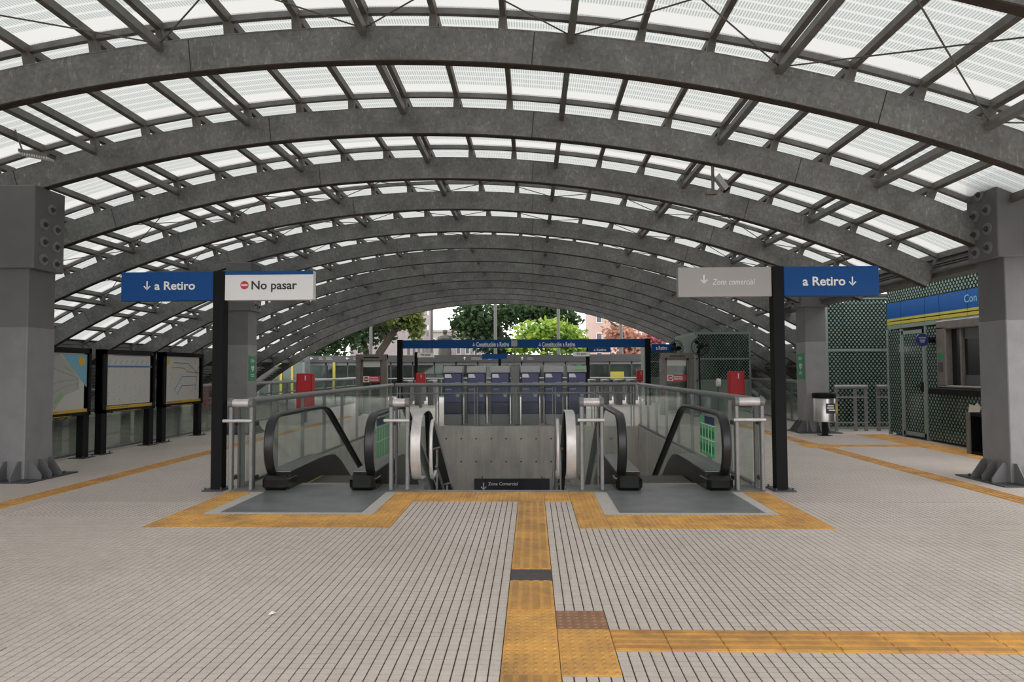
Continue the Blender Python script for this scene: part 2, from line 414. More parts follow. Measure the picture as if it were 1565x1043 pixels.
#_me = MB().box(-.012, .012, -.02, .20, -.02, .07).mesh('cleat', 'purlin_steel')
for n in range(-3, 14):
    y = ribY(n); tl = -FULL; tr = CUT if n <= 5 else FULL
    rib = MB().arc(RR - .185, RR + .185, tl, tr, y + .01, y + .09, 60).build('roof_rib', 'dark_grey', ceiling)
    MB().arc(RR - .192, RR - .178, tl, tr, y - .004, y + .104, 60).build('bottom_flange', 'rust', rib)
    MB().arc(RR + .178, RR + .192, tl, tr, y - .004, y + .104, 60).build('top_flange', 'galv', rib)
    cuts = [tl] + [t_ for t_ in [0.0931 + 0.192 * k for k in range(-5, 5)] if tl + .03 < t_ < tr - .03] + [tr]
    for a, b_ in zip(cuts[:-1], cuts[1:]):
        MB().arc(RR - .178, RR + .178, a + .0003, b_ - .0003, y, y + .10, 16).build('web_plate', 'galv', rib)
    ks = [k for k in range(-18, 14) if tl < TH0 + DTH * k < tr]
    if 0 <= n <= 7:
        for k in ks:
            th = TH0 + DTH * k; p = arcpt(RR + .19, th, y + .05)
            inst('cleat', cleat_me, rib, p, (0, th, 0)); 
    else:
        mb = MB()
        for k in ks:
            p = arcpt(RR + .26, TH0 + DTH * k, y + .05); mb.box(p.x - .04, p.x + .04, p.y - .05, p.y + .05, p.z - .08, p.z + .08)
        o = mb.build('cleats', 'purlin_steel', rib); o['kind'] = 'stuff'
    MB().arc(RR + .355, RR + .42, max(tl, TH0 - DTH * 18), min(tr, TH0 + DTH * 13), y + .04, y + .10, 50).build('cross_bar', 'bar_steel', rib)
YEND = ribY(13) + .3
for k in range(-18, 14):
    th = TH0 + DTH * k
    y1 = YEND; y0 = ribY(-3) if th < CUT else ribY(6) - .05
    a = arcpt(RR + .375, th, 0)
    me = MB().box(-.03, .03, y0, y1, -.045, .06).mesh('purlin', 'purlin_steel')
    inst('purlin', me, ceiling, a, (0, th, 0))
for j in range(-5, 5):
    th = TH0 + DTH * 3 * j
    if not (-.60 < th < .60): continue
    y0 = ribY(-3) if th < CUT else ribY(6) - .05
    me = MB().box(-.035, .035, y0, YEND - .2, -.05, .05).mesh('tie_tube', 'bar_steel')
    inst('tie_tube', me, ceiling, arcpt(RR + .135, th, 0), (0, th, 0))
for n in (0, 3, 4, 5, 8, 9):
    for j in range(-5, 4):
        ta, tb = TH0 + DTH * 3 * j, TH0 + DTH * 3 * (j + 1)
        if tb > (CUT if n < 6 else .6) or ta < -.58: continue
        for (s1, s2) in ((ta, tb), (tb, ta)):
            MB().tube([arcpt(RR + .17, s1, ribY(n) + .16), arcpt(RR + .17, s2, ribY(n + 1))], .0085, 5, False).build('brace_rod', 'purlin_steel', ceiling)
pw = 2 * (RR + .445) * math.sin(DTH / 2) - .012; pl = SP - .014
panel_me = MB().box(-pw / 2, pw / 2, -pl / 2, pl / 2, -.004, .004).mesh('roof_panel', 'roof_sheet')
cnt = 0; rest = MB()
for n in list(range(0, 13)) + [-1, -2, -3]:
    for k in range(-18, 13):
        th = TH0 + DTH * (k + .5)
        if n < 5 and th + DTH * .5 > CUT: continue
        if n == 5 and th + DTH * .5 > CUT: continue
        c = arcpt(RR + .446, th, ribY(n) + .07 + SP / 2)
        if cnt < 300 and n >= 0: inst('roof_panel', panel_me, ceiling, c, (0, th, 0)); cnt += 1
        else:
            tx, rd = Vector((math.cos(th), 0, -math.sin(th))), Vector((math.sin(th), 0, math.cos(th)))
            vs = [c + tx * sx * pw / 2 + Vector((0, sy * pl / 2, 0)) for sx, sy in ((-1, -1), (1, -1), (1, 1), (-1, 1))]
            rest.add(vs + [v + rd * .008 for v in vs], [(3, 2, 1, 0), (4, 5, 6, 7), (0, 1, 5, 4), (1, 2, 6, 5), (2, 3, 7, 6), (3, 0, 4, 7)])
o = rest.build('roof_panels', 'roof_sheet', ceiling); o['kind'] = 'stuff'
# eaves beams
for th, y0, y1 in ((-0.575, ribY(-3), YEND), (CUT + .004, ribY(-3), ribY(6)), (0.612, ribY(6), YEND)):
    me = MB().box(-.09, .09, y0, y1, -.13, .02).box(-.16, -.09, y0, y1, -.05, -.02).box(-.13, -.09, y0, y1, .05, .07).box(-.1, .1, y0, y1, .1, .13).box(-.015, .015, y0, y1, .0, .34).mesh('eaves_beam', 'bar_steel')
    inst('eaves_beam', me, ceiling, arcpt(RR + .14, th, 0), (0, th * .3, 0))
# slatted skirts below the eaves
for side, s, y0, tA, tB in (('wall_left', -1, ribY(-3), .60, FULL), ('wall_right', 1, ribY(6), .63, FULL)):
    wl = thing(side, (0, 0, 0), 'slatted grey side skirt between the arch feet behind the %s' % ('map boards' if s < 0 else 'dotted kiosks'), None, None, 'structure')
    ta, tb = sorted((s * (tA - .035), s * (FULL + .005)))
    MB().arc(RR + .43, RR + .46, ta, tb, y0, YEND, 10).build('cladding', 'dark_grey', wl)
    for i in range(16):
        th = s * lerp(tA, tB, i / 15); me = MB().box(-.012, .012, y0, YEND, -.055, .055).mesh('slat', 'galv_light')
        inst('slat', me, wl, arcpt(RR + .02, th, 0), (0, th * .35 + s * .5, 0))

# ================================================================ FLOOR
simple('bed', (0.13, 0.13, 0.105), 0.9, 0, 0.35, 2.0)
floor = thing('floor', (0, 0, 0), 'station floor of small pale tiles with dark joints and yellow tactile paving', None, None, 'structure')
WX0, WX1, WY1 = -3.66, 2.76, 18.05
GX = lambda i: -.165 + .3 * i
GYr = lambda k: 7.91 - .3 * k
box('slab', 'joint', floor, GX(-18), GX(18), GYr(17), 7.81, -.3, -.006)
mb = MB()
for r in ((-8.2, GX(-18), -12, 7.81), (GX(18), 13, -12, 7.81), (GX(-18), GX(18), -12, GYr(17)), (-8.2, -3.765, 7.81, 18.05), (2.835, 13, 7.81, 18.05), (-8.2, 13, 18.35, 37.0), (-8.2, WX0 - .3, 18.05, 18.35), (WX1 + .3, 13, 18.05, 18.35)):
    mb.box(r[0], r[1], r[2], r[3], -.3, 0)
mb.build('paving', 'tile_far', floor)
box('planting_bed', 'bed', floor, -16, -8.2, -12, 37, -.3, -.02)
mb = MB().box(-3.765, 2.835, 7.81, 8.41, -.3, -.004).box(-3.765, -1.42, 8.41, 8.97, -.3, -.002).box(.42, 2.835, 8.41, 8.97, -.3, -.002).box(-1.42, .42, 8.41, 8.55, -.3, .004)
mb.build('kerb', 'nosing', floor)
MB().box(-3.765, WX0, 8.97, 18.05, -.3, 0).build('well_kerb', 'concrete', floor)
MB().box(WX1, 2.835, 8.97, 18.05, -.3, 0).build('well_kerb', 'concrete', floor)

def in_zone(x, y):
    if -.165 < x < .135: return True
    if .135 < x < .435 and 3.4 < y < 4.31: return True
    if x > .435 and 3.71 < y < 4.01: return True
    for a in (-3.765, .435):
        if a < x < a + 2.4 and y > 6.7: return True
    return False
mb = MB(); P5 = .06
for i in range(5):
    for j in range(5):
        x0 = i * P5 + .004; y0 = j * P5 + .0042
        mb.box(x0, x0 + P5 - .008, y0, y0 + P5 - .0084, -.007, 0)
tile_me = mb.mesh('floor_tile', 'tile')
cells = []
for i in range(-18, 18):
    for k in range(1, 18):
        x, y = GX(i), GYr(k)
        y1 = min(y + .3, 7.81)
        if any(a < x + .15 < a + 2.4 for a in (-3.765, .435)): y1 = min(y1, 6.51)
        if y1 - y < .02 or in_zone(x + .15, y + .15): continue
        sy = (y1 - y) / .3
        cells.append((x, y, sy))
vis = [c for c in cells if abs(c[0] + .15 + .03 * c[1]) < .77 * (c[1] + .3) and c[1] > 3.0]
vis.sort(key=lambda c: c[1])
near = set(vis[:300])
mb = MB()
for c in cells:
    if c in near: inst('floor_tile', tile_me, floor, (c[0], c[1], 0), None, (1, c[2], 1))
    else:
        for i in range(5):
            for j in range(5):
                x0 = c[0] + i * P5 + .004; y0 = c[1] + (j * P5 + .0042) * c[2]
                mb.add([(x0, y0, 0), (x0 + .052, y0, 0), (x0 + .052, y0 + .0516 * c[2], 0), (x0, y0 + .0516 * c[2], 0), (x0, y0, -.006), (x0 + .052, y0, -.006)],
                       [(0, 1, 2, 3), (4, 5, 1, 0)])
o = mb.build('floor_tiles', 'tile', floor); o['kind'] = 'stuff'

def tact_mesh(kind, mat):
    mb = MB().box(.002, .298, .002, .298, -.006, .003); nb = len(mb.f)
    if kind == 'blister':
        for i in range(6):
            for j in range(6):
                cx, cy = .025 + .05 * i, .025 + .05 * j
                vs = [(cx + r * math.cos(a), cy + r * math.sin(a), z) for r, z in ((.017, .003), (.010, .0085)) for a in [math.pi / 3 * q for q in range(6)]]
                mb.add(vs, [(q, (q + 1) % 6, 6 + (q + 1) % 6, 6 + q) for q in range(6)] + [(6, 7, 8, 9, 10, 11)])
    else:
        for i in range(4):
            a = .02 + .072 * i
            r = (a, a + .042, .006, .294) if kind == 'bar_y' else (.006, .294, a, a + .042)
            mb.box(r[0], r[1], r[2], r[3], .003, .008)
    me = mb.mesh('tactile_tile', mat); me.materials.append(MATS['tactile_worn' if mat == 'tactile' else mat])
    for p in me.polygons:
        if sum(me.vertices[i].co.z for i in p.vertices) / len(p.vertices) > .0055: p.material_index = 1
    return me
TM = {k: tact_mesh(k, 'tactile') for k in ('blister', 'bar_x', 'bar_y')}
brown_me = tact_mesh('blister', 'tactile_brown')
def fill(x0, x1, y0, y1, kind, me=None):
    nx = max(1, round((x1 - x0) / .3)); ny = max(1, round((y1 - y0) / .3))
    dx, dy = (x1 - x0) / nx, (y1 - y0) / ny
    for i in range(nx):
        for j in range(ny): inst('tactile_tile', me or TM[kind], floor, (x0 + dx * i, y0 + dy * j, 0), None, (dx / .3, dy / .3, 1))
fill(-.165, .135, 2.81, 3.41, 'bar_y'); fill(-.165, .135, 3.41, 4.31, 'blister'); fill(.135, .435, 3.41, 4.01, 'blister')
fill(.135, .435, 4.01, 4.31, 'blister', brown_me)
fill(-.165, .135, 4.31, 4.91, 'bar_y'); fill(-.165, .135, 5.19, 7.81, 'bar_y')
box('patch', 'patch_dark', floor, -.163, .133, 4.91, 5.19, -.006, .001)
fill(.435, 5.235, 3.71, 4.01, 'bar_x')
for a in (-3.765, .435):
    fill(a, a + 2.4, 6.51, 7.11, 'blister'); fill(a, a + .3, 7.11, 8.41, 'blister'); fill(a + 2.1, a + 2.4, 7.11, 8.41, 'blister')
fill(-1.365, .435, 7.81, 8.41, 'blister')
fill(-6.1, -5.8, 6.6, 22.2, 'bar_y')
fill(5.36, 5.66, 6.6, 13.1, 'bar_y'); fill(5.21, 5.81, 13.1, 13.7, 'blister'); fill(5.36, 5.66, 13.7, 19.1, 'bar_y')
fill(5.81, 7.3, 13.25, 13.55, 'bar_x'); fill(7.3, 7.9, 11.2, 15.7, 'blister')
for i, (a, px0, px1) in enumerate(((-3.765, -3.3, -1.8), (.435, .9, 2.4))):
    mb = MB()
    for x0, x1, y0, y1 in ((a + .302, px0, 7.112, 8.41), (px1, a + 2.098, 7.112, 8.41), (px0, px1, 7.112, 7.2)):
        mb.box(x0, x1, y0, y1, -.006, .002)
    tag(mb.build('trim_%d' % (i + 1), 'stone_border'), 'pale stone border framing the escalator landing beside the %s sign' % ('No pasar' if i == 0 else 'Zona comercial'), None, None, 'structure')

# ================================================================ STAIRWELL
wb = box('wall_back', 'concrete', None, WX0 - .3, WX1 + .3, WY1, WY1 + .3, -5.3, 0)
tag(wb, 'bare concrete end wall of the stairwell with rows of tie holes', None, None, 'structure')
hole_me = MB().tube([(0, 0, 0), (0, -.004, 0)], .022, 8).mesh('tie_hole', 'ink')
for py in (671, 706):
    for q in range(-2, 12): inst('tie_hole', hole_me, wb, P(682 + q * 22.9, py, WY1))
tag(box('wall_stairwell_left', 'concrete', None, WX0 - .3, WX0, 8.97, WY1, -5.3, -.3), 'concrete stairwell wall on the No pasar sign side', None, None, 'structure')
tag(box('wall_stairwell_right', 'concrete', None, WX1, WX1 + .3, 8.97, WY1, -5.3, -.3), 'concrete stairwell wall on the Zona comercial sign side', None, None, 'structure')
tag(box('floor_lower', 'concrete', None, WX0, WX1, 8.6, WY1, -5.3, -4.8), 'lower concourse floor at the foot of the stairs', None, None, 'structure')
st = thing('stairs', (-.48, 8.55, -4.8), 'central concrete stair flight descending between the two escalators', 'stairs')
for i in range(28):
    z = -.171 * (i + 1); box('step', 'nosing', st, -1.39, .41, 8.55 + .3 * i, 8.55 + .3 * (i + 1) + .02, max(-4.8, z - .35), z)

# ================================================================ COLUMNS
def column(cx, s, Yc, ztop, label):
    """s: +1 when the bolted face looks towards +X"""
    t = thing('roof_column', (cx, Yc, 0), label, 'column', 'roof columns beside the walkways')
    fx = cx + s * .24
    box('shaft', 'column_paint', t, cx - .24, cx + .24, Yc - .27, Yc + .27, .02, ztop - .02, .01)
    box('jacket', 'column_jacket', t, cx - .245, cx + .245, Yc - .275, Yc + .275, .015, 2.12, .01)
    cap = box('capital', 'column_paint', t, cx - s * .29, cx + s * .33, Yc - .31, Yc + .31, 2.93, ztop, .012)
    bx = cx + s * .33
    for dy, z in ((.02, 3.82), (-.12, 3.58), (.13, 3.55), (-.12, 3.33), (.13, 3.30), (-.12, 3.08), (.13, 3.05)):
        MB().tube([(bx, Yc + dy, z), (bx + s * .02, Yc + dy, z)], .078, 18).build('washer', 'column_jacket', cap)
        MB().tube([(bx + s * .02, Yc + dy, z), (bx + s * .036, Yc + dy, z)], .040, 6).tube([(bx + s * .036, Yc + dy, z), (bx + s * .06, Yc + dy, z)], .02, 8).build('bolt', 'dark_grey', cap)
    bp = box('base_plate', 'dark_grey', t, cx - .48, cx + .48, Yc - .5, Yc + .5, 0, .018)
    for q in (-.2, 0, .2):
        MB().prism([(fx, .018), (fx + s * .2, .018), (fx + s * .2, .07), (fx + s * .06, .27), (fx, .27)], 1, Yc + q - .008, Yc + q + .008).build('gusset', 'column_paint', bp)
        MB().prism([(Yc - .275, .018), (Yc - .475, .018), (Yc - .475, .07), (Yc - .335, .27), (Yc - .275, .27)], 0, cx + q - .008, cx + q + .008).build('gusset', 'column_paint', bp)
        MB().tube([(fx + s * .17, Yc + q + .1, .018), (fx + s * .17, Yc + q + .1, .055)], .016, 6).build('anchor_bolt', 'dark_grey', bp)
    return t
column(-7.22, 1, 9.5, 4.10, 'grey steel roof column with seven big bolts beside the city map board')
column(6.36, -1, 9.25, 4.06, 'grey steel roof column with seven big bolts standing before the ticket window')
column(-7.02, 1, 16.35, 4.10, 'grey steel roof column with green defibrillator sign next to the line map board')
column(6.62, -1, 16.4, 4.0, 'grey steel roof column with green defibrillator sign behind the litter bin')
for x0, x1, Yf, lab in ((371.5, 384, 16.07, 'map boards'), (1207, 1219, 16.08, 'litter bin')):
    a, b_ = (P(372, 543, Yf), P(384, 582, Yf)) if x0 < 800 else (P(1208, 538, Yf), P(1219, 575, Yf))
    # panel fixed to the inner face of the column
    s = 1 if x0 < 800 else -1; fx = (-7.02 + .245) if s > 0 else (6.62 - .245)
    yc = 16.35 if s > 0 else 16.4
    t = thing('defibrillator_sign', (fx + s * .006, yc, 1.0), 'green upright defibrillator sign on the column by the %s' % lab, 'sign')
    box('panel', 'dea_green', t, fx, fx + s * .012, yc - .2, yc + .2, 1.25, 1.85)
    rc = (yc - .1, yc + .1) if s < 0 else (yc + .1, yc - .1)
    text('DEA', t, 'white', (rc[1] if s > 0 else rc[1], rc[0], 1.70, 1.77) if False else ((yc - .1, yc + .1, 1.70, 1.77) if s > 0 else (yc + .1, yc - .1, 1.70, 1.77)), fx + s * .014, 'X', .01)
    hp = []
    for q in range(24):
        a_ = 2 * math.pi * q / 24
        hp.append((yc + .0048 * 16 * math.sin(a_) ** 3, 1.55 + .0055 * (13 * math.cos(a_) - 5 * math.cos(2 * a_) - 2 * math.cos(3 * a_) - math.cos(4 * a_))))
    MB().prism(hp, 0, fx + s * .012, fx + s * .015).build('heart_mark', 'white', t)
    MB().prism([(yc + .02, 1.62), (yc - .03, 1.54), (yc, 1.54), (yc - .02, 1.47), (yc + .03, 1.56), (yc, 1.56)], 0, fx + s * .0155, fx + s * .018).build('flash_mark', 'dea_green', t)
    mb = MB()
    for z in (1.40, 1.36): mb.box(fx + s * .012, fx + s * .015, yc - .09, yc + .09, z, z + .012)
    mb.build('text_lines', 'white', t)

# ================================================================ ESCALATORS
def offs(path, d):
    pts = [Vector((0, a, b_)) for a, b_ in path]; out = []
    for i, p in enumerate(pts):
        t_ = (pts[min(i + 1, len(pts) - 1)] - pts[max(i - 1, 0)]).normalized(); q = p + Vector((0, -t_.z, t_.y)) * d
        out.append((q.y, q.z))
    return out
def smooth_path(p, it=2):
    for _ in range(it):
        q = [p[0]]
        for a, b_ in zip(p[:-1], p[1:]):
            q += [(a[0] * .75 + b_[0] * .25, a[1] * .75 + b_[1] * .25), (a[0] * .25 + b_[0] * .75, a[1] * .25 + b_[1] * .75)]
        q.append(p[-1]); p = q
    return p
def escalator(h0, h1, px0, px1, poster, label):
    cx = (h0 + h1) / 2
    t = thing('escalator', (cx, 8.5, 0), label, 'escalator', 'escalators going down beside the stairs')
    pl_ = box('landing_plate', 'plate', t, px0, px1, 7.2, 8.97, -.004, .008)
    comb = MB()
    for i in range(28): 
        x = lerp(h0 + .26, h1 - .26, i / 27); comb.box(x - .006, x + .006, 8.93, 9.02, .006, .016)
    comb.build('comb', 'light_grey', pl_)
    box('floor_cover', 'plate', t, h0 + .1, h1 - .1, 8.97, 9.0, -.2, .006)
    sx0, sx1 = h0 + .25, h1 - .25
    Y = 9.01; z = -.012; i = 0
    while z > -4.6:
        drop = 0 if i < 2 else (.07 if i == 2 else (.15 if i == 3 else .231))
        z -= drop
        stp = box('step', 'tread', t, sx0, sx1, Y, Y + .398, z - .24, z)
        if i < 10: box('edge_line', 'yellow_paint', stp, sx0 + .005, sx0 + .03, Y + .005, Y + .39, z, z + .003)
        Y += .4; i += 1
    path = smooth_path([(8.86, .06), (8.58, .14), (8.42, .42), (8.46, .80), (8.66, .95), (8.95, .955), (10.35, .965), (10.85, .94), (11.25, .72), (17.6, -2.95)])
    deckp = [(8.55, .0), (8.55, .16), (8.62, .215), (10.1, .23), (10.55, .19), (10.95, .03), (17.5, -3.75), (17.5, -4.4), (10.7, -.55), (10.2, -.30), (8.55, -.25)]
    for hx, s in ((h0, 1), (h1, -1)):
        a, b_ = sorted((hx - s * .07, hx + s * .235))
        MB().prism(deckp, 0, a, b_).build('skirt_deck', 'black_gloss' if False else 'skirt', t)
        cov = smooth_path([(8.60, .216), (10.1, .236), (10.55, .20), (10.95, .04), (17.5, -3.74)], 2)
        MB().prism(offs(cov, .012) + list(reversed(cov)), 0, a + .005, b_ - .005).build('deck_cover', 'deck_top', t)
        box('newel_base', 'black_gloss', t, a - .01, b_ + .01, 8.44, 8.86, 0, .19, .05)
        inner = [p for p in offs(path, -.03) if p[1] > .2 or p[0] > 9]
        poly = inner + [(17.5, -3.74), (10.95, .04), (10.55, .20), (10.1, .236), (8.62, .22)]
        gp = MB().prism(poly, 0, hx - .006, hx + .006).build('balustrade_glass', 'glass_clear', t)
        MB().strip(path, .058, .05, hx).build('handrail', 'rubber', t, True)
        if poster and s < 0:
            x = hx - .012; q = MB().box(x - .004, x, 8.95, 9.72, .33, .86).build('instruction_poster', 'poster_green', t)
            MB().box(x - .006, x - .004, 8.95, 9.45, .76, .86).build('poster_header', 'navy', q)
            g = MB()
            for c in range(1, 5): g.box(x - .006, x - .004, 8.95 + .154 * c - .004, 8.95 + .154 * c + .004, .35, .75)
            for z_ in (.55, .745): g.box(x - .006, x - .004, 8.96, 9.71, z_ - .006, z_ + .006)
            for c in range(1, 5): g.box(x, x + .003, 8.95 + .154 * c - .004, 8.95 + .154 * c + .004, .35, .75)
            for z_ in (.55, .745): g.box(x, x + .003, 8.96, 9.71, z_ - .006, z_ + .006)
            g.build('poster_grid', 'white', q)
            box('poster_header', 'navy', q, x, x + .003, 8.95, 9.45, .76, .86)
            for c in range(5):
                for z_ in (.42, .62): box('pictogram', 'dea_green', q, x - .006, x - .004, 8.985 + .154 * c, 9.07 + .154 * c, z_ - .04, z_ + .06)
    return t
simple('tread', (0.075, 0.062, 0.05), 0.6, 0.3, 0.35, 18)
simple('skirt', (0.03, 0.027, 0.025), 0.35, 0.3, 0.2, 6)
simple('deck_top', (0.20, 0.195, 0.19), 0.35, 0.6, 0.12, 8)
escalator(-3.29, -2.03, -3.3, -1.8, True, 'escalator with black handrails next to the post of the white No pasar sign')
escalator(1.10, 2.37, .9, 2.4, True, 'escalator with black handrails next to the post of the grey Zona comercial sign')

# stair balustrades with a wide steel band
for bx, tx, s, lab in ((-1.46, -1.28, 1, 'No pasar'), (.48, .32, -1, 'Zona comercial')):
    t = thing('stair_balustrade', (bx, 8.6, 0), 'steel stair balustrade with wide looped band on the %s side of the stairs' % lab, 'balustrade', 'stair balustrades')
    path = smooth_path([(8.95, .10), (8.62, .10), (8.50, .34), (8.50, .72), (8.68, .93), (8.98, .96), (9.35, .955), (9.75, .80), (16.8, -3.36)])
    MB().strip([p for p in path if p[0] < 9.45], .062, .014, bx).build('band_rail', 'roller_steel', t, True)
    MB().strip([p for p in path if p[0] > 9.3], .05, .03, bx).build('slope_cap', 'frame_brown', t, True)
    inner = [p for p in offs(path, -.02) if p[1] > .12 or p[0] > 9.2]
    MB().prism([p for p in inner if p[0] < 10.2] + [(10.0, -.6), (9.0, .0), (8.66, .12)], 0, bx - .005, bx + .005).build('end_glass', 'glass', t)
    x2 = bx + s * .055
    MB().prism([(9.25, .945), (9.5, .90), (9.75, .78), (16.8, -3.38), (16.8, -4.05), (9.75, .13), (9.4, .35)], 0, min(bx, x2), max(bx, x2)).build('side_panel', 'black', t)
    MB().prism([(9.0, .02), (16.8, -4.48), (16.8, -4.78), (9.0, -.3)], 0, bx - .04, bx + .04).build('stringer', 'mid_grey', t)
    tp = smooth_path([(9.02, .16), (8.72, .10), (8.60, .28), (8.60, .66), (8.72, .86), (8.95, .82), (9.4, .58), (16.6, -3.74)], 2)
    MB().tube([(tx, a, b_) for a, b_ in tp], .024, 10).build('handrail_tube', 'roller_steel', t, True)
    MB().tube([(tx, 9.1, .22), (tx, 9.4, .06), (tx, 16.6, -4.26)], .018, 8).build('lower_tube', 'rail_grey', t, True)
    for i in range(7):
        Y = 9.65 + 1.15 * i; zt = .42 - .60 * (Y - 9.65)
        MB().tube([(tx, Y, zt), (lerp(tx, bx, .9), Y, zt - .05)], .014, 6).build('bracket', 'rail_grey', t)
        box('post', 'rail_grey', t, tx - .012 + s * -.07, tx + .012 + s * -.07, Y, Y + .06, max(-4.8, zt - .8), zt - .05)

# ================================================================ BARRIER FRAMES AND GUARDRAILS
def frame(xa, xb, side, lab):
    t = thing('barrier_frame', ((xa + xb) / 2, 8.56, 0), lab, 'barrier', 'roller-topped barrier frames at the escalator mouths')
    for x in (xa, xb): 
        box('post', 'rail_grey', t, x - .022, x + .022, 8.52, 8.60, 0, 1.10, .008)
        MB().tube([(x - .026, 8.55, 1.09), (x + .026, 8.55, 1.09)], .062, 14).build('roller_cap', 'mid_grey', t)
    MB().tube([(xa + .026, 8.55, 1.09), (xb - .026, 8.55, 1.09)], .052, 18).build('roller', 'roller_steel', t, True)
    MB().tube([(xa - .05 - (.03 if side < 0 else 0), 8.49, .87), (xb + .03, 8.49, .87)], .021, 12).build('bar', 'roller_steel', t, True)
    MB().box(xa + .02, xb - .02, 8.70, 8.71, .05, 1.0).build('pane', 'glass', t)
    for x in (xa + .035, xb - .035): box('rear_post', 'mid_grey', t, x - .01, x + .01, 8.68, 8.74, 0, 1.04)
    for x in (xa, xb):
        for z in (.12, .80): box('clamp', 'dark_grey', t, x - .03, x + .03, 8.59, 8.72, z, z + .05)
frame(-3.80, -3.54, -1, 'steel barrier frame with roller top beside the black post of the No pasar sign')
frame(-1.77, -1.565, -1, 'steel barrier frame with roller top between escalator and stairs, No pasar sign side')
frame(.61, .86, 1, 'steel barrier frame with roller top between stairs and escalator, Zona comercial sign side')
frame(2.52, 2.83, 1, 'steel barrier frame with roller top beside the black post of the Zona comercial sign')

def guard_y(x, ya, yb, n, s, lab, grp, ht=1.10, tube_r=.045, lower=False):
    t = thing('glass_guardrail', (x, (ya + yb) / 2, 0), lab, 'guardrail', grp)
    MB().tube([(x, ya, ht), (x, yb, ht)], tube_r, 14).build('top_rail', 'rail_grey', t, True)
    d = (yb - ya) / n
    for i in range(n):
        MB().box(x - .006, x + .006, ya + d * i + .014, ya + d * (i + 1) - .014, .06, ht - tube_r + .005).build('glass_pane', 'glass', t)
    for i in range(n + 1):
        y = ya + d * i
        box('post', 'mid_grey', t, x + s * .02, x + s * .075, y - .012, y + .012, 0, ht - .02)
    box('shoe', 'mid_grey', t, x - .02, x + .02, ya, yb, .02, .06)
    if lower:
        MB().tube([(x + s * .1, ya, .80), (x + s * .1, yb, .80)], .022, 8).build('lower_rail', 'rail_grey', t, True)
    return t
guard_y(-3.72, 8.82, 18.1, 8, -1, 'glass guardrail along the stairwell behind the No pasar sign', 'stairwell guardrails')
guard_y(2.80, 8.82, 18.1, 8, 1, 'glass guardrail along the stairwell behind the Zona comercial sign', 'stairwell guardrails')
t = thing('glass_guardrail', (-.45, 18.12, 0), 'glass guardrail across the far end of the stairwell in front of the ticket machines', 'guardrail', 'stairwell guardrails')
MB().tube([(-3.64, 18.12, 1.10), (2.72, 18.12, 1.10)], .05, 14).build('top_rail', 'rail_grey', t, True)
MB().tube([(-3.64, 18.16, .87), (2.72, 18.16, .87)], .02, 10).build('mid_rail', 'rail_grey', t, True)
for i in range(6):
    d = 6.2 / 6; x = -3.56 + d * i
    MB().box(x + .02, x + d - .02, 18.115, 18.127, .05, 1.06).build('glass_pane', 'glass_clear', t)
for i in range(7):
    x = -3.56 + 6.2 / 6 * i; 
    for q in (-.035, .035): box('post', 'rail_grey', t, x + q - .012, x + q + .012, 18.13, 18.18, 0, 1.08)
guard_y(-8.05, 9.9, 33.5, 17, -1, 'long glass guardrail behind the three map boards', 'outer guardrails', 1.13, .05, True)
guard_y(7.35, 18.4, 33.5, 11, 1, 'long glass guardrail running behind the pedestal fans', 'outer guardrails', 1.13, .05, True)
for xa, xb, Y, lab in ((7.2, 7.98, 16.55, 'short tube railing beside the litter bin'), (8.35, 8.8, 16.55, 'short tube railing at the corner of the ticket booth')):
    if xa > 8: xa, xb = 7.92 + .27, 8.75
    t = thing('tube_railing', (xa, Y, 0), lab, 'railing', 'short railings before the dotted glass')
    MB().tube([(xa, Y, 1.05), (xb, Y, 1.05)], .05, 12).build('top_rail', 'rail_grey', t, True)
    MB().tube([(xa, Y, .80), (xb, Y, .80)], .022, 8).build('mid_rail', 'rail_grey', t, True)
    for x in (xa + .04, (xa + xb) / 2 + .1, xb - .04): box('post', 'mid_grey', t, x - .04, x + .04, Y - .012, Y + .012, 0, 1.04)
    MB().tube([(xa, Y, .2), (xb, Y, .2)], .016, 8).build('low_rail', 'rail_grey', t, True)

# ================================================================ HANGING DIRECTION SIGNS
def sign_post(px, label, panels):
    t = thing('sign_post', (px, 8.6, 0), label, 'sign')
    box('post', 'black', t, px - .07, px + .07, 8.53, 8.67, .015, 2.77, .004)
    bp = box('base_plate', 'dark_grey', t, px - .13, px + .13, 8.42, 8.78, 0, .016)
    for a in (-.10, .10):
        for b_ in (8.46, 8.74): MB().tube([(px + a, b_, .016), (px + a, b_, .045)], .012, 6).build('anchor_bolt', 'dark_grey', bp)
    out = []
    for x0, x1, mat in panels: out.append(box('sign_panel', mat, t, x0, x1, 8.545, 8.655, 2.395, 2.765, .004))
    return t, out
Ys = 8.542
def SP_(x, y): return P(x, y, 8.54)
def srect(x0, x1, y0, y1): a, b_ = SP_(x0, y1), SP_(x1, y0); return (a.x, b_.x, a.z, b_.z)
t, (pa, pb) = sign_post(-3.98, 'black sign post carrying a blue Retiro panel and a white No pasar panel', ((-5.25, -4.055, 'blue_sign'), (-3.905, -2.77, 'white_sign')))
text('a Retiro', pa, 'white', srect(236, 298, 430, 443.5), Ys, bold=.02)
c = SP_(224.5, 437); arrow(pa, 'white', c.x, c.z, .115, 8.541)
text('No pasar', pb, 'ink', srect(384, 454, 429, 447), Ys, bold=.02)
c = SP_(373.5, 436); MB().tube([(c.x, 8.545, c.z), (c.x, 8.541, c.z)], .053, 24).build('no_entry_disc', 'red_sign', pb)
box('no_entry_bar', 'white', pb, c.x - .04, c.x + .04, 8.538, 8.541, c.z - .009, c.z + .009)
box('blue_stripe', 'blue_sign', pb, -3.905, -2.77, 8.54, 8.546, 2.72, 2.766)
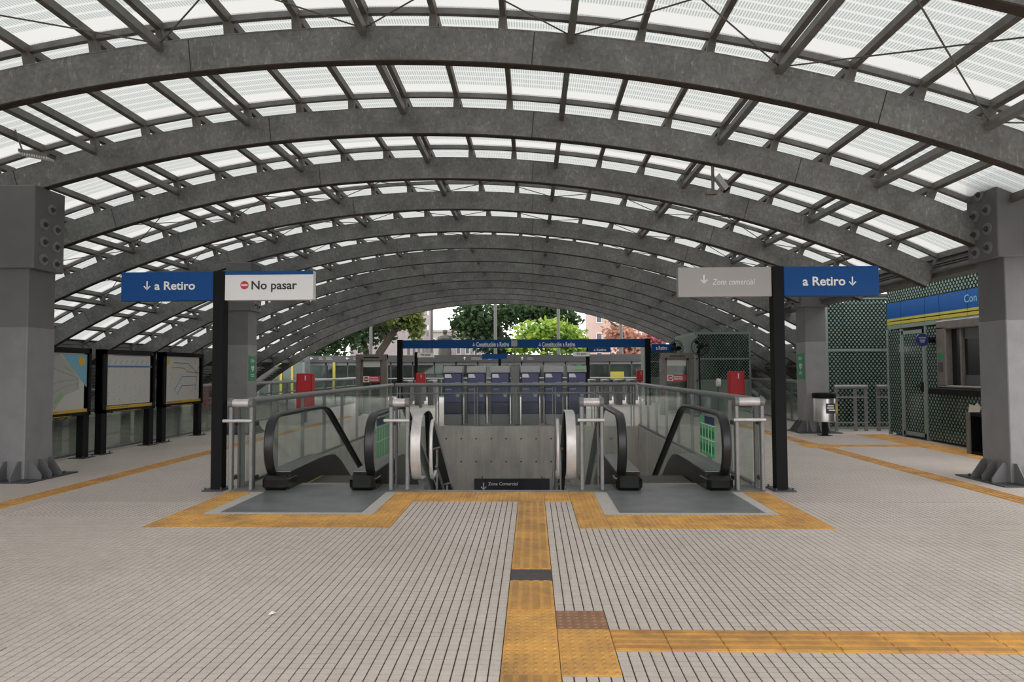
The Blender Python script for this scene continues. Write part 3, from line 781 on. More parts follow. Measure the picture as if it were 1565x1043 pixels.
t, (pa, pb) = sign_post(3.06, 'black sign post carrying a grey Zona comercial panel and a blue Retiro panel', ((1.83, 2.985, 'grey_sign'), (3.135, 4.30, 'blue_sign')))
text('Zona comercial', pa, 'white', srect(1089, 1154, 426, 435.5), Ys, shear=.22)
c = SP_(1076, 427); arrow(pa, 'white', c.x, c.z, .115, 8.541)
text('a Retiro', pb, 'white', srect(1227, 1292, 422.5, 437), Ys, bold=.02)
c = SP_(1303, 430); arrow(pb, 'white', c.x, c.z, .115, 8.541)

# stairwell sign
t = thing('hanging_sign', (-.2, 17.95, -2.1), 'black Zona Comercial sign with down arrow on the stairwell end wall', 'sign')
a, b_ = P(725, 733, 17.9), P(840, 733, 17.9)
box('panel', 'ink', t, a.x, b_.x, 17.92, 18.04, a.z - .62, a.z, .004)
q = [P(746, 737.5, 17.9), P(791, 742.5, 17.9)]
text('Zona Comercial', t, 'white', (q[0].x, q[1].x, q[1].z, q[0].z), 17.915, bold=.01)
arrow(t, 'white', P(739, 744, 17.9).x, P(739, 744, 17.9).z, .19, 17.914)
for x in (a.x + .2, b_.x - .2): MB().tube([(x, 17.98, a.z), (x, 18.05, a.z + .05)], .012, 6).build('bracket', 'dark_grey', t)

# ================================================================ MAP BOARDS
def poly_x(mb, pts, x, th=.0015): return mb.prism(pts, 0, x, x + th)
def line_x(mb, pts, wd, x, th=.001):
    for (a, b_), (c, d) in zip(pts[:-1], pts[1:]):
        l = math.hypot(c - a, d - b_) or 1; nx, ny = -(d - b_) / l * wd, (c - a) / l * wd
        mb.prism([(a + nx, b_ + ny), (c + nx, d + ny), (c - nx, d - ny), (a - nx, b_ - ny)], 0, x, x + th)
def board(y0, y1, label, kind):
    X = -7.82
    t = thing('map_board', (X, (y0 + y1) / 2, 0), label, 'map board', 'map boards along the glass guardrail')
    for y in (y0 + .08, y1 - .08):
        box('leg', 'black', t, X - .06, X + .06, y - .08, y + .08, .012, 1.9 if True else 0, .004)
        fp = box('foot_plate', 'dark_grey', t, X - .14, X + .14, y - .16, y + .16, 0, .012)
        for q in (-.12, .12): MB().tube([(X + .1, y + q, .012), (X + .1, y + q, .045)], .012, 6).build('anchor_bolt', 'dark_grey', fp)
    fr = MB()
    for a, b_, c, d in ((y0, y1, 1.81, 1.9), (y0, y1, .74, .80), (y0, y0 + .1, .74, 1.9), (y1 - .06, y1, .74, 1.9)): fr.box(X - .07, X + .085, a, b_, c, d)
    fr.build('frame', 'black', t)
    box('yellow_edge', 'map_yellow', t, X + .085, X + .088, y0 + .3, y1 - .5, .748, .756)
    px = X + .06
    sh = box('map_sheet', 'map_paper', t, X - .05, px, y0 + .1, y1 - .06, .80, 1.81)
    a, b_, c, d = y0 + .13, y1 - .09, .87, 1.79
    U = lambda u, v: (lerp(a, b_, u), lerp(c, d, v))
    x1 = px + .0008
    box('footer_band', 'map_yellow', sh, px, px + .001, y0 + .1, y1 - .06, .80, .855)
    mb = MB()
    for i in range(14): mb.box(px + .001, px + .002, a + i * .05, a + i * .05 + .022, .818, .836)
    mb.build('footer_marks', 'ink', sh)
    if kind == 'city':
        poly_x(MB(), [U(.55, 1), U(1, 1), U(1, .38), U(.88, .55), U(.72, .78)], x1).build('river', 'map_water', sh)
        poly_x(MB(), [U(.2, .72), U(.3, .96), U(.5, 1), U(.72, .78), U(.86, .52), U(.86, .35), U(.6, .25), U(.45, .02), U(.28, .22), U(.17, .38)], x1).build('city_area', 'map_grey', sh)
        poly_x(MB(), [U(.46, .10), U(.60, .24), U(.55, .30), U(.42, .14)], x1 + .002).build('park', 'map_green', sh)
        poly_x(MB(), [U(.58, .80), U(.7, .72), U(.74, .66), U(.62, .74)], x1 + .002).build('park', 'map_green', sh)
        mb = MB(); line_x(mb, [U(.3, .42), U(.5, .5), U(.84, .54)], .004, x1 + .003); line_x(mb, [U(.25, .85), U(.5, .7), U(.84, .56)], .004, x1 + .003)
        line_x(mb, [U(.2, .4), U(.4, .3), U(.62, .42), U(.84, .46)], .003, x1 + .003); line_x(mb, [U(.84, .56), U(.82, .35)], .003, x1 + .003)
        line_x(mb, [U(.2, .72), U(.3, .96), U(.5, 1)], .004, x1 + .003); line_x(mb, [U(.17, .38), U(.45, .02)], .004, x1 + .003)
        mb.build('street_lines', 'ink_grey', sh)
        cc = U(.9, .88); MB().tube([(x1 + .002, cc[0], cc[1]), (x1 + .004, cc[0], cc[1])], .085, 20).build('round_badge', 'map_yellow', sh)
    elif kind == 'stops':
        mb = MB(); mb.box(px, px + .001, *sorted((a, b_)), U(0, .76)[1], U(0, .80)[1]); mb.build('line_band', 'line_blue', sh)
        mb = MB()
        for i in range(9):
            u = .04 + .115 * i; line_x(mb, [U(u, .83), U(u + .05, .92)], .003, x1)
            q = U(u + .02, .78); mb.box(px + .001, px + .002, q[0] - .008, q[0] + .008, q[1] - .01, q[1] + .01)
        mb.build('stop_names', 'ink', sh)
        mb = MB(); rnd = random.Random(3)
        for i in range(9):
            for j in range(13):
                if rnd.random() < .6 and not (j in (2, 3) or (i > 5 and j > 9)):
                    q = U(.04 + .115 * i, .66 - .05 * j); mb.box(px, px + .001, q[0] - .012, q[0] + .012, q[1] - .006, q[1] + .006)
        mb.build('timetable_marks', 'ink_grey', sh)
        box('notice_strip', 'ink', sh, px, px + .001, y0 + .1, y1 - .06, .856, .872)
        mb = MB()
        for q in (.78, .8): mb.box(px, px + .001, y0 + .3, y1 - .3, 1.795, 1.803)
        mb.build('heading', 'ink_grey', sh)
    else:
        for nm, pts, m_ in (('line', [(.2, .88), (.6, .87), (.8, .72), (.92, .60)], 'line_green'), ('line', [(.15, .77), (.5, .75), (.6, .66), (.95, .64)], 'line_red'),
                            ('line', [(.22, .22), (.45, .55), (.9, .55)], 'line_blue'), ('line', [(.3, .12), (.45, .33), (.85, .33), (.86, .2)], 'line_violet'),
                            ('line', [(.95, .80), (.86, .62), (.88, .45), (.85, .33)], 'line_violet'), ('line', [(.1, .3), (.16, .55), (.08, .62)], 'map_yellow'), ('line', [(.7, .1), (.76, .28)], 'map_yellow'), ('line', [(.8, .95), (.86, .85)], 'map_yellow')):
            mb = MB(); line_x(mb, [U(*p) for p in pts], .007, x1); mb.build('route_' + nm, m_, sh)
        mb = MB(); rnd = random.Random(5)
        for i in range(60):
            q = U(rnd.uniform(.15, .95), rnd.uniform(.15, .9)); mb.box(px + .0022, px + .003, q[0] - .02, q[0] + .02, q[1] - .003, q[1] + .003)
        mb.build('station_names', 'ink_grey', sh)
        cc = U(.05, .9); MB().tube([(x1 + .002, cc[0], cc[1]), (x1 + .004, cc[0], cc[1])], .06, 20).build('round_badge', 'map_yellow', sh)
board(10.15, 11.78, 'black framed map board showing the city map with blue river', 'city')
board(12.12, 13.82, 'black framed map board showing one thick blue line of stops', 'stops')
board(14.14, 15.86, 'black framed map board showing coloured metro route lines', 'lines')

# ================================================================ TICKET BOOTH
BX = 8.1
t = thing('ticket_booth', (9.1, 14.0, 0), 'dotted green glass ticket booth with blue band and service window', 'booth')
box('core', 'dark_grey', t, BX + .12, 10.5, 10.6, 15.75, 0, 3.4)
box('roof_edge', 'mint_frame', t, BX - .03, 10.5, 10.5, 15.85, 3.42, 3.52)
box('roof_edge', 'dark_grey', t, BX - .05, 10.5, 10.5, 15.87, 3.52, 3.60)
cuts = [10.6, 11.75, 12.9, 13.78, 14.28, 15.2, 15.78]
for i, (a, b_) in enumerate(zip(cuts[:-1], cuts[1:])):
    MB().box(BX, BX + .02, a + .008, b_ - .008, 2.96, 3.42).build('upper_pane', 'dots_y', t)
    bl = MB().box(BX - .006, BX + .02, a + .008, b_ - .008, 2.60, 2.95).build('blue_panel', 'booth_blue' if False else 'blue_sign', t)
    MB().box(BX - .006, BX + .02, a + .008, b_ - .008, 2.55, 2.60).box(BX - .006, BX + .02, a + .008, b_ - .008, 2.465, 2.53).build('yellow_stripe', 'yellow_paint', bl)
    box('pale_strip', 'mint_panel', bl, BX - .004, BX + .02, a + .008, b_ - .008, 2.37, 2.455)
    if not (a >= 14.28 and b_ <= 15.2) and not (b_ <= 13.8):
        MB().box(BX, BX + .02, a + .012, b_ - .012, .05, 2.33).build('lower_pane', 'dots_y', t)
for a, b_, z1 in ((10.6, 11.75, .98), (11.75, 12.9, .98), (12.9, 13.78, .98)):
    MB().box(BX, BX + .02, a + .01, b_ - .01, .05, z1).build('lower_pane', 'dots_y', t)
for y in (15.78, 15.2, 14.28): box('mullion', 'mint_frame', t, BX - .02, BX + .05, y - .022, y + .022, 0, 2.36)
d = MB()
for a, b_, z0, z1 in ((14.31, 15.17, .06, .14), (14.31, 15.17, 2.22, 2.30), (14.31, 14.38, .06, 2.3), (15.10, 15.17, .06, 2.3)): d.box(BX - .02, BX + .02, a, b_, z0, z1)
dr = MB().box(BX - .01, BX, 14.38, 15.1, .14, 2.22).build('door', 'dots_y', t)
d.build('door_frame', 'mint_frame', dr)
MB().box(BX - .03, BX - .015, 14.36, 14.44, 1.0, 1.2).tube([(BX - .05, 14.4, 1.12), (BX - .05, 14.56, 1.12)], .014, 8).build('door_handle', 'black', dr)
# service window
wf = MB()
for a, b_, z0, z1 in ((11.2, 13.76, 2.24, 2.42), (13.46, 13.76, 1.14, 2.3), (11.2, 11.4, 1.14, 2.3), (11.2, 13.76, 1.10, 1.16)): wf.box(BX - .10, BX + .12, a, b_, z0, z1, .02)
w_ = wf.build('window_frame', 'window_steel' if False else 'frame_brown', t)
box('window_pane', 'black_gloss', w_, BX + .03, BX + .05, 11.4, 13.46, 1.16, 2.24)
box('mullion', 'frame_brown', w_, BX - .03, BX + .05, 13.07, 13.12, 1.16, 2.24)
box('sill_pane', 'smoke_pane', w_, BX + .01, BX + .03, 11.4, 13.07, 1.16, 1.36)
box('head_pane', 'smoke_pane', w_, BX + .01, BX + .03, 11.4, 13.07, 2.04, 2.24)
box('intercom', 'dark_grey', w_, BX - .115, BX - .10, 13.56, 13.68, 1.42, 1.6)
box('green_sticker', 'dea_green', w_, BX - .105, BX - .10, 13.55, 13.70, 1.66, 1.78)
box('counter', 'black', t, BX - .22, BX + .02, 11.0, 13.86, .98, 1.10, .01)
text('Con', t, 'map_water', (12.98, 12.62, 2.71, 2.86), BX - .0085, 'X', .006)
bs = thing('bracket_sign', (BX - .1, 13.9, 2.0), 'small round dark notice sign projecting beside the service window', 'sign')
MB().tube([(BX - .24, 13.97, 2.06), (BX - .24, 14.0, 2.06)], .13, 24).build('disc', 'navy', bs)
MB().tube([(BX - .12, 13.985, 2.06), (BX - .01, 13.985, 2.06)], .06, 8).build('bracket', 'black', bs)
mb = MB()
for q in range(4): mb.box(BX - .24 - .07 + .01 * q, BX - .24 + .07 - .01 * q, 13.966, 13.969, 2.10 - .03 * q, 2.112 - .03 * q)
mb.build('text_lines', 'grey_sign', bs)
tp = thing('wall_patch', (BX - .01, 12.75, .6), 'torn white paper stuck on the dotted glass under the counter', 'paper')
MB().prism([(12.98, .62), (12.92, .82), (12.78, .80), (12.7, .86), (12.6, .78), (12.66, .66), (12.72, .58), (12.9, .56)], 0, BX - .012, BX - .002).build('sheet', 'paper', tp)
cb = thing('black_crate', (7.8, 11.75, 0), 'black open-fronted box standing under the service counter', 'box')
for a in ((7.6, 8.05, 11.4, 12.2, .66, .72), (7.6, 8.05, 11.4, 12.2, 0, .05), (7.6, 8.05, 12.15, 12.2, .05, .66), (7.6, 8.05, 11.4, 11.45, .05, .66), (8.01, 8.05, 11.45, 12.15, .05, .66)):
    box('board', 'black', cb, *a)
box('edge_post', 'frame_brown', cb, 7.57, 7.6, 12.12, 12.2, 0, .72)

# dotted glass enclosure behind
t = thing('glass_enclosure', (8.3, 17.3, 0), 'tall dotted green glass enclosure behind the short tube railings', 'enclosure')
for x0, x1 in ((7.28, 7.66), (7.68, 8.7), (8.72, 9.7)):
    for z0, z1 in ((.06, 1.90), (1.98, 3.18)): MB().box(x0, x1, 17.0, 17.02, z0, z1).build('glass_pane', 'dots_x', t)
for z in (.0, 1.91, 3.19): box('rail', 'mint_frame', t, 7.22, 9.75, 16.98, 17.06, z, z + .06)
for x in (7.22, 9.7): box('post', 'mint_frame', t, x, x + .05, 16.97, 17.06, 0, 3.25)
box('roof_sheet', 'dark_grey', t, 7.2, 9.78, 16.95, 18.3, 3.25, 3.32)
MB().box(7.24, 7.26, 17.06, 18.3, .06, 3.18).build('side_pane', 'mint_panel', t)
box('inner_wall', 'dark_grey', t, 7.6, 9.7, 18.0, 18.1, 0, 3.2)

# litter bin
t = thing('litter_bin', (6.52, 15.5, 0), 'stainless litter bin with black lid and black foot in front of the column', 'bin')
c = (6.52, 15.5, 0)
MB().lathe([(.20, .30), (.225, .32), (.23, .82), (.225, .83)], c, 28).build('body', 'steel', t, True)
MB().lathe([(.245, .83), (.25, .85), (.25, .93), (.235, .945), (.17, .945), (.16, .86)], c, 28).build('lid', 'black', t, True)
box('foot', 'black', t, 6.47, 6.57, 15.46, 15.54, .01, .31)
box('foot_plate', 'black', t, 6.40, 6.64, 15.38, 15.62, 0, .012)
lb = MB().box(6.46, 6.70, 15.258, 15.262, .50, .72).build('label', 'ink', t)
mb = MB()
for i, (a, b_) in enumerate(((6.49, 6.62), (6.48, 6.63), (6.51, 6.65))): mb.box(a, b_, 15.254, 15.258, .66 - .05 * i, .685 - .05 * i)
mb.build('label_text', 'white', lb); box('label_stripe', 'yellow_paint', lb, 6.66, 6.71, 15.255, 15.263, .50, .72)

MLAB = ['blue ticket machine at the outer end of the row, map board side', 'blue ticket machine, middle of the three on the map board side', 'blue ticket machine touching the grey cabinet, map board side',
        'blue ticket machine touching the grey cabinet, ticket booth side', 'blue ticket machine, middle of the three on the ticket booth side', 'blue ticket machine with a green note stuck on its grey hood']
VLAB = ['white card validator between the outer two machines on the map board side', 'white card validator one machine away from the grey cabinet, map board side', '', 'white card validator one machine away from the grey cabinet, ticket booth side', 'white card validator beside the machine with the green note']
FLAB = ['low grey fare gate nearest the gantry post on the map board side', 'low grey fare gate, second from the gantry post on the map board side', 'low grey fare gate, third from the gantry post on the map board side',
        'low grey fare gate, fourth from the gantry post on the ticket booth side', 'low grey fare gate, third from the gantry post on the ticket booth side', 'low grey fare gate, second from the gantry post on the ticket booth side', 'low grey fare gate nearest the gantry post on the ticket booth side']
# ================================================================ FARE MACHINES behind the stairwell
for i, px in enumerate((692, 728, 764.5, 810.5, 846, 882)):
    c = P(px, 600, 18.5).x
    t = thing('ticket_machine', (c, 18.75, 0), MLAB[i], 'ticket machine', 'row of blue ticket machines')
    h = .245
    box('body', 'dark_grey', t, c - h, c + h, 18.52, 19.0, .0, 1.42, .02)
    MB().prism([(18.50, 1.42), (18.50, 1.46), (18.60, 1.60), (19.0, 1.60), (19.0, 1.42)], 0, c - h - .015, c + h + .015).build('hood', 'light_grey', t)
    fp = box('front_panel', 'machine_blue', t, c - h + .015, c + h - .015, 18.50, 18.53, .62, 1.40, .008)
    box('navy_panel', 'machine_navy', t, c - h + .015, c + h - .015, 18.50, 18.53, .30, .615, .008)
    box('plinth', 'mid_grey', t, c - h + .01, c + h - .01, 18.505, 18.53, .0, .295)
    MB().prism([(c - h + .03, 1.38), (c - .06, 1.38), (c - .02, 1.28), (c - h + .03, 1.28)], 1, 18.494, 18.5).build('sticker', 'white', fp)
    MB().prism([(c + .06, .86), (c + .19, .86), (c + .17, .76), (c + .10, .76)], 1, 18.494, 18.5).build('sticker', 'light_grey', fp)
    box('card_slot', 'light_grey', fp, c + .06, c + .2, 18.47, 18.5, 1.13, 1.16)
    box('tray', 'light_grey', fp, c - .2, c - .03, 18.46, 18.5, .96, .98)
    if i == 5: box('green_note', 'sticker_green', t, c - .06, c + .2, 18.47, 18.48, 1.50, 1.60)
for i in range(5):
    if i == 2: continue
    px = (710, 746.5, 0, 828.5, 864)[i]; c = P(px, 600, 18.8).x
    t = thing('card_validator', (c, 19.2, 0), VLAB[i], 'validator', 'validators between the machines')
    box('stand', 'light_grey', t, c - .05, c + .05, 19.15, 19.25, 0, .98); box('head', 'white', t, c - .09, c + .09, 19.10, 19.28, .98, 1.16, .02)
    MB().tube([(c, 19.1, 1.08), (c, 19.09, 1.08)], .03, 12).build('reader', 'ink', t)
t = thing('grey_cabinet', (-.47, 18.7, 0), 'narrow tall grey cabinet in the middle of the ticket machine row', 'cabinet')
box('body', 'mid_grey', t, -.575, -.34, 18.55, 18.95, 0, 1.64, .01); box('door', 'mid_grey', t, -.585, -.355, 18.535, 18.55, .1, 1.58, .004); box('handle', 'dark_grey', t, -.40, -.38, 18.52, 18.535, .8, .95)

# gantry sign
t = thing('gantry_sign', (-.45, 28.7, 0), 'long blue Constitución a Retiro gantry sign on two black posts', 'sign')
a, b_ = P(608, 520, 28.7), P(993, 519, 28.7)
bar = box('sign_panel', 'blue_sign', t, a.x + .1, b_.x - .1, 28.64, 28.76, 2.405, 2.755)
for x in (a.x + .1, b_.x - .1): box('post', 'black', t, x - .11, x + .11, 28.6, 28.8, 0, 2.77)
for x0, x1, ax in ((728, 778, 724), (828.5, 879, 825)):
    q, q2 = P(x0, 530.3, 28.63), P(x1, 522.8, 28.63)
    text('Constitución a Retiro', bar, 'white', (q.x, q2.x, q.z, q2.z), 28.637, bold=.02)
    q = P(ax, 527, 28.63); arrow(bar, 'white', q.x, q.z, .16, 28.636)
# small square sign on a thin pole
t = thing('square_sign', (-.65, 25, 0), 'small grey square sign on a thin pole before the blue gantry', 'sign')
c = P(786, 525, 25)
box('plate', 'light_grey', t, c.x - .11, c.x + .11, 24.98, 25.0, c.z - .11, c.z + .11); MB().tube([(c.x, 25.01, 0), (c.x, 25.01, c.z)], .018, 8).build('pole', 'mid_grey', t)

# framed access gates with red notices
for x0, x1, lab in ((-5.82, -4.79, 'red box and the map boards'), (4.18, 5.27, 'pedestal fans')):
    t = thing('access_gate', ((x0 + x1) / 2, 22.5, 0), 'brown framed glass access gate with red notice by the %s' % lab, 'gate')
    f = MB(); f.box(x0, x0 + .16, 22.4, 22.6, 0, 2.0).box(x1 - .16, x1, 22.4, 22.6, 0, 2.0).box(x0, x1, 22.38, 22.62, 1.86, 2.02)
    f.build('frame', 'frame_brown', t)
    f = MB(); f.box(x0 + .16, x0 + .22, 22.46, 22.54, .05, 1.84).box(x1 - .22, x1 - .16, 22.46, 22.54, .05, 1.84).box(x0 + .16, x1 - .16, 22.46, 22.54, 1.78, 1.85).box(x0 + .16, x1 - .16, 22.46, 22.54, .05, .14)
    lf = f.build('gate_leaf', 'frame_brown', t)
    box('pane', 'glass_dark', lf, x0 + .22, x1 - .22, 22.495, 22.505, .14, 1.78)
    box('white_sheet', 'white_blind', lf, x0 + .23, x1 - .24, 22.48, 22.49, 1.60, 1.78)
    nx0, nx1 = x0 + .23, x1 - .24
    nb = box('red_notice', 'red_sign', lf, nx0 + .2, nx1, 22.48, 22.49, 1.10, 1.30)
    box('notice_white', 'white', nb, nx0, nx0 + .2, 22.48, 22.49, 1.10, 1.30)
    MB().tube([(nx0 + .1, 22.48, 1.2), (nx0 + .1, 22.476, 1.2)], .08, 20).build('no_entry_disc', 'red_sign', nb); box('no_entry_bar', 'white', nb, nx0 + .04, nx0 + .16, 22.472, 22.476, 1.185, 1.215)
    mb = MB()
    for q, l in ((1.25, .3), (1.20, .32), (1.16, .32)): mb.box(nx0 + .22, nx0 + .22 + l * .9, 22.475, 22.48, q - .012, q + .008)
    mb.build('notice_lines', 'white', nb)
    box('top_latch', 'black', t, (x0 + x1) / 2 - .25, (x0 + x1) / 2 + .25, 22.36, 22.4, 1.90, 1.93)

# red cabinets
for x0, x1, Y, z1, lab in ((-6.79, -6.33, 19.5, 1.41, 'beyond the map boards'), (5.58, 6.0, 19.5, 1.42, 'near the litter bin column'), (P(636, 0, 27).x, P(650, 0, 27).x, 27, 1.38, 'by the far white No pasar sign'), (P(967, 0, 30).x, P(976, 0, 30).x, 30, 1.45, 'at the foot of the far gantry post')):
    t = thing('red_cabinet', ((x0 + x1) / 2, Y, 0), 'red fire equipment cabinet on a stand %s' % lab, 'cabinet', 'red fire cabinets')
    b_ = box('body', 'red', t, x0, x1, Y, Y + .25, z1 - (1.0 if Y < 20 else .5), z1, .012)
    box('door_seam', 'red_sign', b_, x0 + .03, x1 - .03, Y - .012, Y, z1 - (.97 if Y < 20 else .47), z1 - .03, .006)
    box('label', 'white', b_, (x0 + x1) / 2 + .02, (x0 + x1) / 2 + .05, Y - .016, Y - .012, z1 - .2, z1 - .06)
    box('stand', 'mid_grey', t, (x0 + x1) / 2 - .05, (x0 + x1) / 2 + .05, Y + .08, Y + .16, 0, z1 - .5)

# pedestal fans
def fan(px, py, Y, rad, rot, lab):
    c = P(px, py, Y)
    t = thing('pedestal_fan', (c.x, Y, 0), lab, 'fan', 'black pedestal fans')
    MB().tube([(c.x, Y + .1, .03), (c.x, Y + .1, c.z)], .022, 10).build('pole', 'black', t)
    MB().lathe([(.25, 0), (.25, .02), (.06, .05), (.03, .08)], (c.x, Y + .1, 0), 20).build('base', 'black', t, True)
    cr, sr = math.cos(rot), math.sin(rot)
    W = lambda a, r, d: (c.x + r * math.cos(a) * cr + d * sr, Y + r * math.cos(a) * sr - d * cr, c.z + r * math.sin(a))
    g = MB()
    for r, d in ((rad, 0), (rad * .96, .06), (rad * .96, -.06), (rad * .66, .085), (rad * .33, .095)):
        g.tube([W(2 * math.pi * q / 28, r, d) for q in range(29)], .006, 4, False)
    for q in range(20):
        a = 2 * math.pi * q / 20
        g.tube([W(a, .04, .1), W(a, rad * .6, .09), W(a, rad * .96, .06), W(a, rad, 0), W(a, rad * .96, -.06), W(a, rad * .5, -.09)], .0035, 3, False)
    g.build('cage', 'black', t)
    MB().tube([W(0, 0, .1), W(0, 0, -.2)], .075, 12).build('motor', 'black', t)
    for q in range(3):
        a = 2 * math.pi * q / 3 + .05
        b_ = MB(); p = [W(a, .05, 0), W(a - .18, rad * .6, .03), W(a - .1, rad * .88, .03), W(a + .3, rad * .85, -.03), W(a + .35, rad * .5, -.03)]
        b_.add(p + [Vector(v) + Vector((0, .006, 0)) for v in p], [(0, 1, 2, 3, 4), (9, 8, 7, 6, 5)] + [(i, (i + 1) % 5, 5 + (i + 1) % 5, 5 + i) for i in range(5)])
        b_.build('blade', 'black', t)
fan(1070, 530, 21.6, .28, 0.0, 'black pedestal fan facing the hall before the dotted kiosk')
fan(1034, 533, 24.2, .29, .6, 'black pedestal fan turned aside above the brown access gate')

# dotted kiosks in the distance
def kiosk(x0, x1, ya, yb, h, lab):
    t = thing('dotted_kiosk', ((x0 + x1) / 2, ya, 0), lab, 'kiosk', 'dotted glass kiosks')
    mid = lerp(x0, x1, .78)
    for a, b_ in ((x0 + .06, mid), (mid + .015, x1 - .05)):
        for z0, z1 in ((1.13, 1.80), (1.86, h - .08)): MB().box(a, b_, ya, ya + .02, z0, z1).build('front_pane', 'dots_x', t)
    box('lower_panel', 'mint_panel', t, x0 + .06, x1 - .05, ya, ya + .02, .1, 1.1)
    for x in (x0, x1 - .05): box('corner_post', 'mint_frame', t, x, x + .06, ya - .02, ya + .04, 0, h)
    box('mid_rail', 'mint_frame', t, x0, x1, ya - .02, ya + .03, 1.805, 1.855); box('top_rail', 'mint_frame', t, x0, x1, ya - .03, ya + .04, h - .08, h); box('bottom_rail', 'mint_frame', t, x0, x1, ya - .02, ya + .03, 1.08, 1.13)
    box('side_pane', 'mint_panel', t, x0, x0 + .02, ya + .04, yb, .1, h - .08); box('side_rail', 'mint_frame', t, x0 - .02, x0 + .03, ya + .04, yb, h - .08, h)
    box('roof', 'mint_frame', t, x0, x1, ya + .04, yb, h - .02, h); box('back_wall', 'mint_frame', t, x0 + .1, x1, yb - .3, yb, 0, h - .05)
kiosk(5.46, 7.25, 22.9, 26.2, 2.72, 'dotted green glass kiosk behind the pedestal fan')
kiosk(5.15, 6.6, 30.4, 32.5, 2.55, 'farther dotted green kiosk half hidden behind the blue gantry post')
t = thing('blue_sign_board', (5.6, 29.9, 0), 'blue a Retiro sign board mounted before the farther dotted kiosk', 'sign')
a, b_ = P(996, 538, 29.9), P(1030, 526, 29.9); sp = box('panel', 'blue_sign', t, a.x, b_.x, 29.85, 29.93, a.z, b_.z)
q, q2 = P(1003, 535, 29.8), P(1020, 529, 29.8); text('a Retiro', sp, 'white', (q.x, q2.x, q.z, q2.z), 29.845, bold=.02)
box('post', 'black', t, b_.x - .06, b_.x + .02, 29.94, 30.0, 0, b_.z)

# paper roll on the guard rail, camera, lamp
t = thing('paper_roll', (5.2, 21.0, 0), 'white paper roll hanging on a thin stand by the red cabinet', 'paper roll')
c = P(1098, 585, 21); MB().tube([(c.x - .05, 21, c.z), (c.x + .05, 21, c.z)], .12, 18).build('roll', 'paper', t); MB().tube([(c.x, 21.05, 0), (c.x, 21.05, c.z)], .015, 6).build('stand', 'dark_grey', t)
t = thing('security_camera', (2.5, 9.48, 4.2), 'pale security camera on a drop bracket under the second arch', 'camera')
c = P(1089, 252, 9.48)
MB().tube([(c.x, 9.48, c.z + .1), (c.x, 9.48, c.z - .42)], .022, 8).build('drop_pole', 'frame_brown', t)
box('cross_arm', 'frame_brown', t, c.x - .1, c.x + .05, 9.44, 9.52, c.z - .42, c.z - .38)
MB().prism([(c.x + .02, c.z - .20), (c.x + .07, c.z - .14), (c.x + .20, c.z - .33), (c.x + .15, c.z - .38)], 1, 9.40, 9.52).build('housing', 'light_grey', t)
MB().prism([(c.x + .14, c.z - .37), (c.x + .20, c.z - .33), (c.x + .22, c.z - .355), (c.x + .16, c.z - .40)], 1, 9.41, 9.51).build('lens_hood', 'black', t)
t = thing('strip_lamp', (-6.4, 8.8, 4.3), 'small louvred strip lamp fixed under the roof above the column beside the city map board', 'lamp')
a, b_ = P(36, 235, 8.9), P(80, 243, 8.9)
MB().prism([(a.x, a.z), (b_.x, b_.z), (b_.x, b_.z + .04), (a.x, a.z + .04)], 1, 8.8, 8.96).build('tray', 'bar_steel', t)
mb = MB()
for q in range(12):
    x = lerp(a.x, b_.x, (q + .5) / 12); z = lerp(a.z, b_.z, (q + .5) / 12); mb.box(x - .008, x + .008, 8.81, 8.95, z - .03, z)
mb.build('louvre', 'white', t)
MB().tube([(a.x, 8.88, a.z + .03), (a.x - .12, 8.88, a.z + .35)], .012, 6).build('hanger', 'bar_steel', t)
# scrap of paper
sc = thing('paper_scrap', (-1.61, 4.22, 0), 'tiny crumpled white paper scrap lying on the tiles', 'litter')
MB().add([(-1.63, 4.2, .001), (-1.59, 4.2, .012), (-1.585, 4.24, .004), (-1.62, 4.245, .014), (-1.605, 4.22, .022)], [(0, 1, 4), (1, 2, 4), (2, 3, 4), (3, 0, 4), (3, 2, 1, 0)]).build('crumple', 'white', sc)

# ================================================================ FARE GATE LINE at the far end
for i, px in enumerate((622, 640, 660, 905, 925, 945, 965)):
    c = P(px, 600, 29.4).x
    t = thing('fare_gate', (c, 29.4, 0), FLAB[i], 'fare gate', 'fare gates at the far end')
    box('body', 'mid_grey', t, c - .12, c + .12, 29.0, 30.2, 0, 1.0, .02); box('top', 'light_grey', t, c - .13, c + .13, 28.98, 30.22, 1.0, 1.06, .01); box('panel', 'white', t, c + .12, c + .30, 29.5, 29.52, .15, .9)
for x, lab, arr in ((-5.75, 'just above a small red cabinet', 0), (2.45, 'beside the far a Retiro panel', 1)):
    t = thing('small_sign_post', (x, 34.4, 0), 'far white No pasar panel on a black post %s' % lab, 'sign', 'far sign posts')
    s = 1 if not arr else -1
    a, b_ = (P(638, 546.5, 34.4), P(663, 539.5, 34.4)) if not arr else (P(876, 545, 34.4), P(901, 538, 34.4))
    pn = box('panel', 'white_sign', t, a.x, b_.x, 34.35, 34.45, a.z, b_.z)
    text('No pasar', pn, 'ink', (lerp(a.x, b_.x, .22), lerp(a.x, b_.x, .82), lerp(a.z, b_.z, .25), lerp(a.z, b_.z, .8)), 34.345, bold=.02)
    xp = a.x - .08 if not arr else b_.x - .1; box('post', 'black', t, xp - .08, xp + .08, 34.46, 34.6, 0, b_.z + .05)
